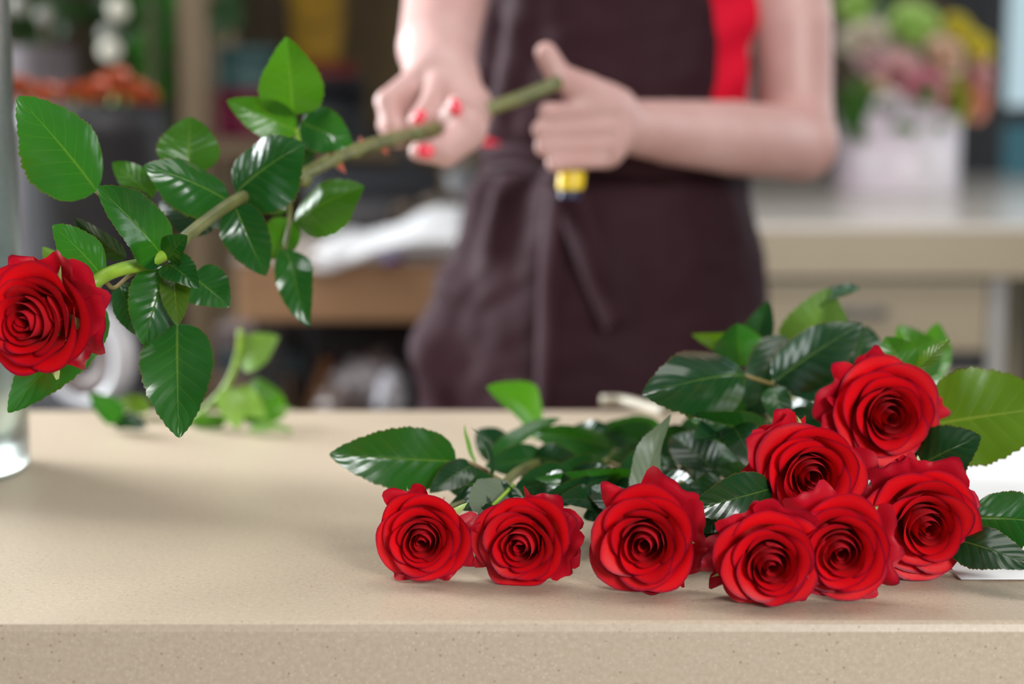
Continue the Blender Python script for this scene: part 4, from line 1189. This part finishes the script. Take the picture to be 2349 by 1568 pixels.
hp2 = thing('hanging_plant', 'dark green trailing plant hanging above the teal hat box', 'plant', P(515, -60, 3.66))
for (b0, t0, w) in (((515, -80), (520, 20), 60), ((510, -10), (505, 100), 56), ((525, -20), (545, 80), 50)):
    leaf(hp2, (*b0, 3.66), (*t0, 3.64), w, 'broad', serr=0)
stalk(hp2, [(512, -187, 3.68), (516, -120, 3.67), (512, 0, 3.66)], .004, .003, 'stem_green')
# glowing balls on an added wire stand in for blurred highlights in the shrub
fl = thing('blur_highlights', 'small glowing white balls standing in for blurred highlights in the dark shrub', 'lights', P(255, 60, 3.0))
q = NT('highlight_glow'); q.base((0.3, 0.29, 0.25)); q.b.inputs['Emission Color'].default_value = (1.0, 0.96, 0.78, 1); q.b.inputs['Emission Strength'].default_value = .32
M['glow'] = q.m
q = NT('highlight_glow_dim'); q.base((0.2, 0.2, 0.18)); q.b.inputs['Emission Color'].default_value = (1.0, 0.98, 0.85, 1); q.b.inputs['Emission Strength'].default_value = .1
M['glow2'] = q.m
for (px, py, r_, m) in ((40, 12, .019, 'glow2'), (272, 20, .021, 'glow'), (252, 115, .021, 'glow'), (246, 76, .016, 'glow2'), (100, 34, .016, 'glow2')):
    c = P(px, py, 3.32)
    v, f = lathe([(.0005, -r_)] + [(r_ * math.cos(a), r_ * math.sin(a)) for a in np.linspace(-1.4, 1.4, 11)] + [(.0005, r_)], 16, c)
    mesh_obj('highlight_ball', v, f, M[m], fl, root=fl)
v, f = tube([P(20, -40, 3.34), P(40, 8, 3.34), P(100, 30, 3.34), P(180, -30, 3.34), P(272, 16, 3.34), P(246, 70, 3.34), P(252, 112, 3.34)], [.002, .002], 6, 40)
mesh_obj('added_wire', v, f, M['black_frame'], fl, root=fl)

# ------------------------------------------------------------------ tan desk behind the florist
DY = 2.9
dz1, dz0 = P(700, 590, DY).z, P(700, 738, DY).z
dx0, dx1 = P(530, 0, DY).x, .18
dk = thing('work_desk', 'tan wooden desk with a thick front behind the held rose', 'desk', ((dx0 + dx1) / 2, DY + .3, 0))
box('drawer_front', (dx0, DY, dz0), (dx1, DY + .03, dz1 - .012), M['tan_wood'], dk, root=dk, bev=.006)
box('frame', (dx0 + .01, DY + .031, dz0), (dx1 - .01, DY + .62, dz1 - .013), M['tan_wood'], dk, root=dk)
box('desk_top', (dx0 - .004, DY - .006, dz1 - .012), (dx1 + .004, DY + .64, dz1), simple('pale_desk_top', (0.55, 0.47, 0.42), .3), dk, root=dk)  # pale colour stands in for the reflection on the tan top
for (x0, y0) in ((dx0 + .02, DY + .03), (dx1 - .07, DY + .03), (dx0 + .02, DY + .55), (dx1 - .07, DY + .55)):
    box('leg', (x0, y0, 0), (x0 + .05, y0 + .05, dz0), M['dark_metal'], dk, root=dk)
box('lower_shelf', (dx0 + .02, DY + .03, .59), (dx1 - .02, DY + .60, .61), M['wall_wood'], dk, root=dk)
def cbox(label, px0, px1, py0, py1, Y, m, dep=.12, z0=None, name='storage_box', group='boxes under the tan desk'):
    x0, x1 = P(px0, 0, Y).x, P(px1, 0, Y).x
    zt = P(px0, py0, Y).z; zb_ = P(px0, py1, Y).z if z0 is None else z0
    t = thing(name, label, 'box', ((x0 + x1) / 2, Y + dep / 2, zb_), group)
    box('box_body', (x0, Y, zb_), (x1, Y + dep, zt - .016), m, t, root=t)
    box('lid', (x0 - .002, Y - .002, zt - .0155), (x1 + .002, Y + dep + .002, zt), m, t, root=t)
    return t
cbox('tan cardboard box under the desk beside the cut sprig', 480, 650, 862, 960, 2.96, simple('tan_card', (0.20, 0.13, 0.09), .7), .16, .611)
zz = P(480, 862, 2.96).z
cbox('slate blue box stacked on the tan cardboard box', 485, 672, 806, 862, 2.965, simple('slate_card', (0.035, 0.06, 0.075), .6), .15, zz + .001)
zz2 = P(485, 806, 2.965).z
cbox('mauve grey box on top of the slate blue box', 478, 640, 752, 806, 2.97, simple('mauve_card', (0.16, 0.13, 0.13), .6), .14, zz2 + .001)
cbox('wine red crate standing far back under the desk', 700, 950, 742, 960, 3.25, simple('wine_card', (0.010, 0.003, 0.004), .6), .14, .611)
v, f = tube([P(712, 940, 2.98), P(735, 880, 2.985), P(752, 822, 2.99)], [.012, .012, .012], 12)
tag(mesh_obj('ribbon_roll', v, f, simple('orange_ribbon', (0.30, 0.13, 0.04), .5)), 'rust orange ribbon roll leaning under the desk', 'ribbon')
def crumple(label, px, py, rx, ry, Y, m, seed):
    c = P(px, py, Y); v = []
    NU_, NV_ = 28, 16
    for j in range(NV_):
        for i in range(NU_):
            th = math.pi * (j + .02) / (NV_ - .96); ph = 2 * math.pi * i / NU_
            d = Vector((math.sin(th) * math.cos(ph), math.sin(th) * math.sin(ph), math.cos(th)))
            k = 1 + .45 * noise.noise(d * 2.2 + Vector((seed, 0, 0))) + .2 * noise.noise(d * 6 + Vector((seed, 3, 0)))
            v.append(c + Vector((d.x * pxm(rx, Y) * k, d.y * .07 * k, d.z * pxm(ry, Y) * k)))
    return tag(mesh_obj('cellophane', v, grid_faces(NU_, NV_, True), m), label, 'cellophane', 'crumpled cellophane under the desk')
cel = simple('grey_cellophane', (0.30, 0.27, 0.28), .25); cel2 = simple('white_cellophane', (0.62, 0.62, 0.68), .2); cel3 = simple('brownish_cellophane', (0.20, 0.155, 0.14), .3)
crumple('large crumpled grey cellophane under the desk close to the apron', 850, 880, 75, 70, 2.98, cel, 1)
crumple('bright white crumpled cellophane beside the apron hem', 896, 906, 36, 45, 2.90, cel2, 2)
crumple('brownish crumpled cellophane next to the orange ribbon', 775, 920, 50, 45, 2.95, cel3, 3)
# things on the desk
tp_ = thing('tissue_paper', 'stack of white tissue paper hanging over the front of the tan desk', 'paper', P(880, 560, DY + .1))
for k in range(3):
    def tf_(u, w, k=k):
        x = P(705 + 22 * k, 0, DY).x + (P(1050, 0, DY).x - P(705 + 22 * k, 0, DY).x) * u
        y = DY - .02 + .34 * w
        z = dz1 + .004 + .007 * k + .045 * sstep(.1, .75, u) * (.45 + .55 * w) + .006 * math.sin(u * 7 + k) * w
        if w < .12: z -= (.12 - w) / .12 * (.012 + .012 * bumpf(u, .1, .15))
        return Vector((x, y, z))
    o = sheet('paper_sheet', tf_, 40, 26, M['white_paper'], tp_, tp_)
    o.modifiers.new('thickness', 'SOLIDIFY').thickness = .0012
pv = tag(mesh_obj('ribbon_scrap', *tube([P(880, 598, DY - .025), P(900, 594, DY - .03), P(925, 596, DY - .025)], [.004, .008, .004], 8), simple('purple_ribbon', (0.08, 0.03, 0.22), .4)),
         'small purple ribbon scrap at the desk edge under the white tissue', 'ribbon')
bg = thing('tool_bag', 'black fabric bag standing on the desk behind the tissue paper', 'bag', (P(850, 0, 3.3).x, 3.35, dz1))
def bagv(px0, px1, py0, Y, dep, m, nm):
    x0, x1 = P(px0, 0, Y).x, P(px1, 0, Y).x; zt = P(px0, py0, Y).z
    v, f = box_vf(((x0 + x1) / 2, Y + dep / 2, (dz1 + .002 + zt) / 2), (x1 - x0, dep, zt - dz1 - .002), .03)
    return mesh_obj(nm, v, f, m, bg, root=bg)
blk = simple('black_fabric', (0.008, 0.010, 0.016), .6); gry = simple('charcoal_fabric', (0.055, 0.052, 0.056), .6)
bagv(690, 1000, 385, 3.32, .15, blk, 'bag_body'); bagv(715, 975, 455, 3.285, .033, gry, 'front_pocket')
v, f = tube([P(760, 390, 3.38), P(780, 340, 3.38), P(850, 318, 3.38), P(920, 340, 3.38), P(940, 390, 3.38)], [.010, .010], 8, 24)
mesh_obj('bag_handle', v, f, blk, bg, root=bg)
for k, (px, py, Y, r_, m, lb) in enumerate(((905, 500, 3.14, 20, (0.22, 0.16, 0.12), 'tan kraft paper roll lying behind the tissue paper'), (965, 488, 3.18, 24, (0.30, 0.24, 0.18), 'beige paper roll lying between the tan roll and the pale one'), (1030, 470, 3.20, 30, (0.42, 0.36, 0.32), 'pale paper roll lying closest to the apron'),
                                             (1050, 385, 3.26, 30, (0.20, 0.21, 0.23), 'grey paper roll leaning beside the apron waist'))):
    c = P(px, py, Y); r0 = pxm(r_, Y)
    t = thing('paper_roll', lb, 'paper roll', c, 'paper rolls on the desk')
    pts = [c, c + V(.03, .30, .01)] if k < 3 else [c, c + V(.03, .02, -.13)]
    v, f = tube(pts, [r0, r0], 18, 6, cap=False)
    mesh_obj('paper_wrap', v, f, simple('paper_roll_%d' % k, m, .7), t, root=t)
    v, f = tube([pts[0], pts[1]], [r0 * .45, r0 * .45], 14, 6)
    mesh_obj('core', v, f, M['wall_wood'], t, root=t)
# white ribbon spool on a dark stool at the left
sp = P(205, 815, 2.3)
stl = thing('stool', 'dark stool mostly hidden behind the counter at the left', 'stool', (sp.x - .02, 2.34, 0))
zt = sp.z - .0705
v, f = lathe([(.001, zt - .03), (.15, zt - .03), (.155, zt - .015), (.15, zt), (.001, zt)], 32, (sp.x - .02, 2.34, 0)); mesh_obj('seat', v, f, M['dark_metal'], stl, root=stl)
for a in (.8, 2.3, 3.9, 5.5):
    v, f = tube([V(sp.x - .02 + .10 * math.cos(a), 2.34 + .10 * math.sin(a), zt - .03), V(sp.x - .02 + .16 * math.cos(a), 2.34 + .16 * math.sin(a), .002)], [.012, .012], 8); mesh_obj('leg', v, f, M['dark_metal'], stl, root=stl)
spo = thing('ribbon_spool', 'shiny white ribbon spool behind the counter under the held rose', 'spool', sp)
def ring(name, R_, r_, yo, m, w=.02):
    v = []
    prof = [(R_ - r_, -w), (R_, -w), (R_ + .003, -w * .5), (R_ + .003, w * .5), (R_, w), (R_ - r_, w)]
    for (rr, yy) in prof:
        for k in range(40):
            a = 2 * math.pi * k / 40
            p = Vector((rr * math.cos(a), yy + yo, rr * math.sin(a))); p.rotate(Matrix.Rotation(-.5, 3, 'Z').to_quaternion())
            v.append(sp + p)
    f = grid_faces(40, 6, True)
    for k in range(40): f.append((5 * 40 + k, 5 * 40 + (k + 1) % 40, (k + 1) % 40, k))
    return mesh_obj(name, v, f, m, spo, root=spo)
q = NT('white_satin'); q.base((0.55, 0.55, 0.58)); q.set(Roughness=.3)
ring('satin_ribbon', .066, .012, 0, q.m, .018)
ring('core', .053, .026, 0, simple('spool_card', (0.10, 0.07, 0.065), .6), .016)

# ------------------------------------------------------------------ cream worktable at the right
TY = 3.0
tz = P(2000, 512, TY).z
tb = thing('worktable', 'large cream worktable with a drawer unit behind the roses', 'table', (.8, 4.0, 0))
th_ = tz - P(2000, 634, TY).z
def rr_slab(x0, x1, y0, y1, z0, z1, rad, m, nm):
    pts = []
    for (cx, cy_, a0) in ((x1 - rad, y1 - rad, 0), (x0 + .02, y1 - .02, 90), (x0 + .02, y0 + .02, 180), (x1 - .06, y0 + .06, 270)):
        r_ = rad if a0 == 0 else (.06 if a0 == 270 else .02)
        for k in range(9):
            a = math.radians(a0 + 90 * k / 8)
            pts.append((cx + r_ * math.cos(a), cy_ + r_ * math.sin(a)))
    n = len(pts)
    v = [V(p[0], p[1], z0) for p in pts] + [V(p[0], p[1], z1) for p in pts]
    f = [tuple(reversed(range(n))), tuple(range(n, 2 * n))] + [(i, (i + 1) % n, n + (i + 1) % n, n + i) for i in range(n)]
    return mesh_obj(nm, v, f, m, tb, smooth=False, root=tb)
rr_slab(.20, 1.47, TY, 5.0, tz - th_, tz - .012, .25, M['cream'], 'table_edge')
rr_slab(.198, 1.472, TY - .002, 5.002, tz - .012, tz, .25, M['cream_top'], 'table_top')
cx0, cx1 = P(1745, 0, TY + .04).x, P(2292, 0, TY + .04).x
zc0 = P(2000, 650, TY + .04).z
box('carcass', (cx0 - .01, TY + .065, .05), (cx1, TY + .55, tz - th_ - .001), M['dark_metal'], tb, root=tb)
zd = P(2000, 806, TY + .04).z
ze = P(2000, 858, TY + .04).z
dr = box('drawer', (cx0, TY + .04, zd), (cx1, TY + .064, zc0 + .004), M['cream'], tb, root=tb)
hx0, hx1 = P(1962, 0, TY).x, P(2052, 0, TY).x
zh = P(2000, 720, TY).z
v, f = tube([V(hx0, TY + .042, zh), V(hx0, TY + .016, zh), V((hx0 + hx1) / 2, TY + .012, zh), V(hx1, TY + .016, zh), V(hx1, TY + .042, zh)], [.008] * 5, 10, 24)
mesh_obj('handle', v, f, simple('dull_grey_handle', (0.13, 0.13, 0.135), .4), dr, root=tb)['label'] = 'grey drawer handle'
dr2 = box('drawer', (cx0, TY + .04, ze - .30), (cx1, TY + .064, ze), M['cream'], tb, root=tb)
v, f = tube([V(hx0, TY + .042, ze - .15), V(hx0, TY + .016, ze - .15), V(hx1, TY + .016, ze - .15), V(hx1, TY + .042, ze - .15)], [.008] * 4, 10, 24)
mesh_obj('handle', v, f, M['grey_metal'], dr2, root=tb)
lx0, lx1 = P(2296, 0, TY + .04).x, P(2336, 0, TY + .04).x
box('leg', (lx0, TY + .04, 0), (lx1, TY + .09, tz - th_ - .001), M['grey_metal'] if False else simple('light_grey_leg', (0.42, 0.41, 0.40), .4), tb, root=tb)
box('leg', (1.30, 4.6, 0), (1.35, 4.65, tz - th_ - .001), M['cream'], tb, root=tb)
box('leg', (.24, 4.6, 0), (.29, 4.65, tz - th_ - .001), M['cream'], tb, root=tb)
# flower box
FY = 4.02
fc = P(2055, 440, FY); fc.z = tz + .001
fr_ = pxm(140, FY); fh = P(2055, 262, FY).z - tz
fb = thing('flower_box', 'pinkish white round flower box on the cream worktable', 'flower box', fc)
q = NT('pearly_pink_card'); q.base(q.ramp(q.noise(5, 2, q.coord()), [(0.35, (0.72, 0.60, 0.68)), (0.65, (0.78, 0.72, 0.76))])); q.set(Roughness=.3)
v, f = lathe([(.001, 0), (fr_ * .985, 0), (fr_, .004), (fr_, fh), (fr_ * .97, fh), (fr_ * .965, fh - .03), (.001, fh - .03)], 48, fc)
mesh_obj('box_body', v, f, q.m, fb, root=fb)
v, f = lathe([(fr_ * .96, fh - .029), (fr_ * .96, fh - .012), (.001, fh - .008)], 40, fc)
mesh_obj('flower_foam', v, f, simple('foam_green', (0.06, 0.14, 0.04), .8, nscale=40), fb, root=fb)
FC = {'lime': fpetal('lime_petal', (0.60, 0.85, 0.26)), 'cream': fpetal('cream_petal', (0.88, 0.80, 0.66)), 'peach': fpetal('peach_petal', (0.90, 0.66, 0.50)), 'yellow': fpetal('yellow_petal', (0.85, 0.74, 0.08)),
      'pink': fpetal('pink_petal', (0.80, 0.46, 0.46)), 'rose': fpetal('deep_pink_petal', (0.74, 0.26, 0.34)), 'coral': fpetal('coral_petal', (0.84, 0.36, 0.25)), 'white': fpetal('white_petal', (0.80, 0.77, 0.78)), 'mauve': fpetal('mauve_petal', (0.72, 0.48, 0.50)), 'pyel': fpetal('pale_yellow_petal', (0.90, 0.82, 0.45)), 'gyel': fpetal('green_yellow_petal', (0.40, 0.46, 0.06))}
fl_ = [(1962, 10, 42, 'lime', .02, 'small lime green flower at the top of the flower box, nearest the bare arm'), (2100, 58, 56, 'lime', 0, 'big lime green ball flower at the top of the flower box'),
       (1985, 92, 52, 'cream', -.02, 'cream flower beside the bare arm in the flower box'), (2062, 112, 50, 'cream', .02, 'cream flower in the middle of the flower box'), (2150, 92, 42, 'pyel', .0, 'pale yellow flower next to the yellow buds'),
       (2202, 66, 36, 'yellow', .0, 'upper yellow bud of the flower box'), (2246, 108, 38, 'yellow', -.02, 'lower yellow bud sticking out of the flower box'), (2168, 125, 44, 'peach', -.06, 'pale peach flower below the yellow buds'),
       (2003, 142, 36, 'mauve', -.06, 'mauve flower below the cream one beside the bare arm'), (2060, 178, 54, 'pink', -.08, 'dusty pink flower at the front of the flower box'), (2124, 206, 46, 'rose', -.10, 'deep pink flower at the front of the flower box'),
       (2252, 166, 36, 'pink', -.03, 'light pink flower at the far end of the flower box under the yellow buds'), (2232, 225, 48, 'coral', -.03, 'coral flower hanging over the rim of the flower box'), (2190, 232, 44, 'gyel', -.07, 'yellow green flower beside the coral one'),
       (2032, 258, 44, 'white', -.11, 'white filler flower over the flower box rim below the dusty pink one'), (2112, 272, 40, 'white', -.12, 'white filler flower over the flower box rim below the deep pink one'), (2010, 215, 30, 'pyel', -.09, 'small pale yellow flower among the foliage of the flower box')]
for k, (px, py, r_, m, dy, lb) in enumerate(fl_):
    blossom(lb, px, py, FY + dy, r_ * 1.12, FC[m], ((px - 2080) / 200, -1, .7 - (py - 100) / 260), 13, 40 + k, 'flowers in the pink flower box', fc + V((px - 2060) * .0003, 0, fh - .01))
fg = thing('foliage_sprig', 'green foliage sprig beside the bare arm in the flower box', 'foliage', P(1955, 240, FY - .06))
for (b0, t0, w, m) in (((1985, 280), (1930, 200), 70, 'leaf_bright'), ((1985, 290), (1925, 270), 60, 'leaf_bright'), ((1990, 250), (1960, 170), 60, 'leaf_olive'), ((1990, 300), (1945, 310), 50, 'leaf_bright'), ((1990, 240), (1975, 190), 60, 'leaf_olive')):
    leaf(fg, (*b0, FY - .10), (*t0, FY - .10), w, m, serr=0)
fg2 = thing('foliage_sprig', 'upright blue green leaves between the lime flowers of the flower box', 'foliage', P(2030, 60, FY + .05))
for (b0, t0, w) in (((2030, 110), (2030, -30), 44), ((2035, 120), (2005, 0), 40), ((2030, 110), (2055, -10), 40)):
    leaf(fg2, (*b0, FY + .05), (*t0, FY + .06), w, 'leaf', serr=0)
fg3 = thing('foliage_sprig', 'small green leaves over the rim of the flower box at the front', 'foliage', P(2090, 300, FY - .14))
for (b0, t0, w) in (((2080, 285), (2040, 300), 26), ((2085, 285), (2100, 310), 26), ((2120, 240), (2150, 190), 40), ((2150, 280), (2160, 305), 26)):
    leaf(fg3, (*b0, FY - .145), (*t0, FY - .15), w, 'leaf_bright', serr=0)
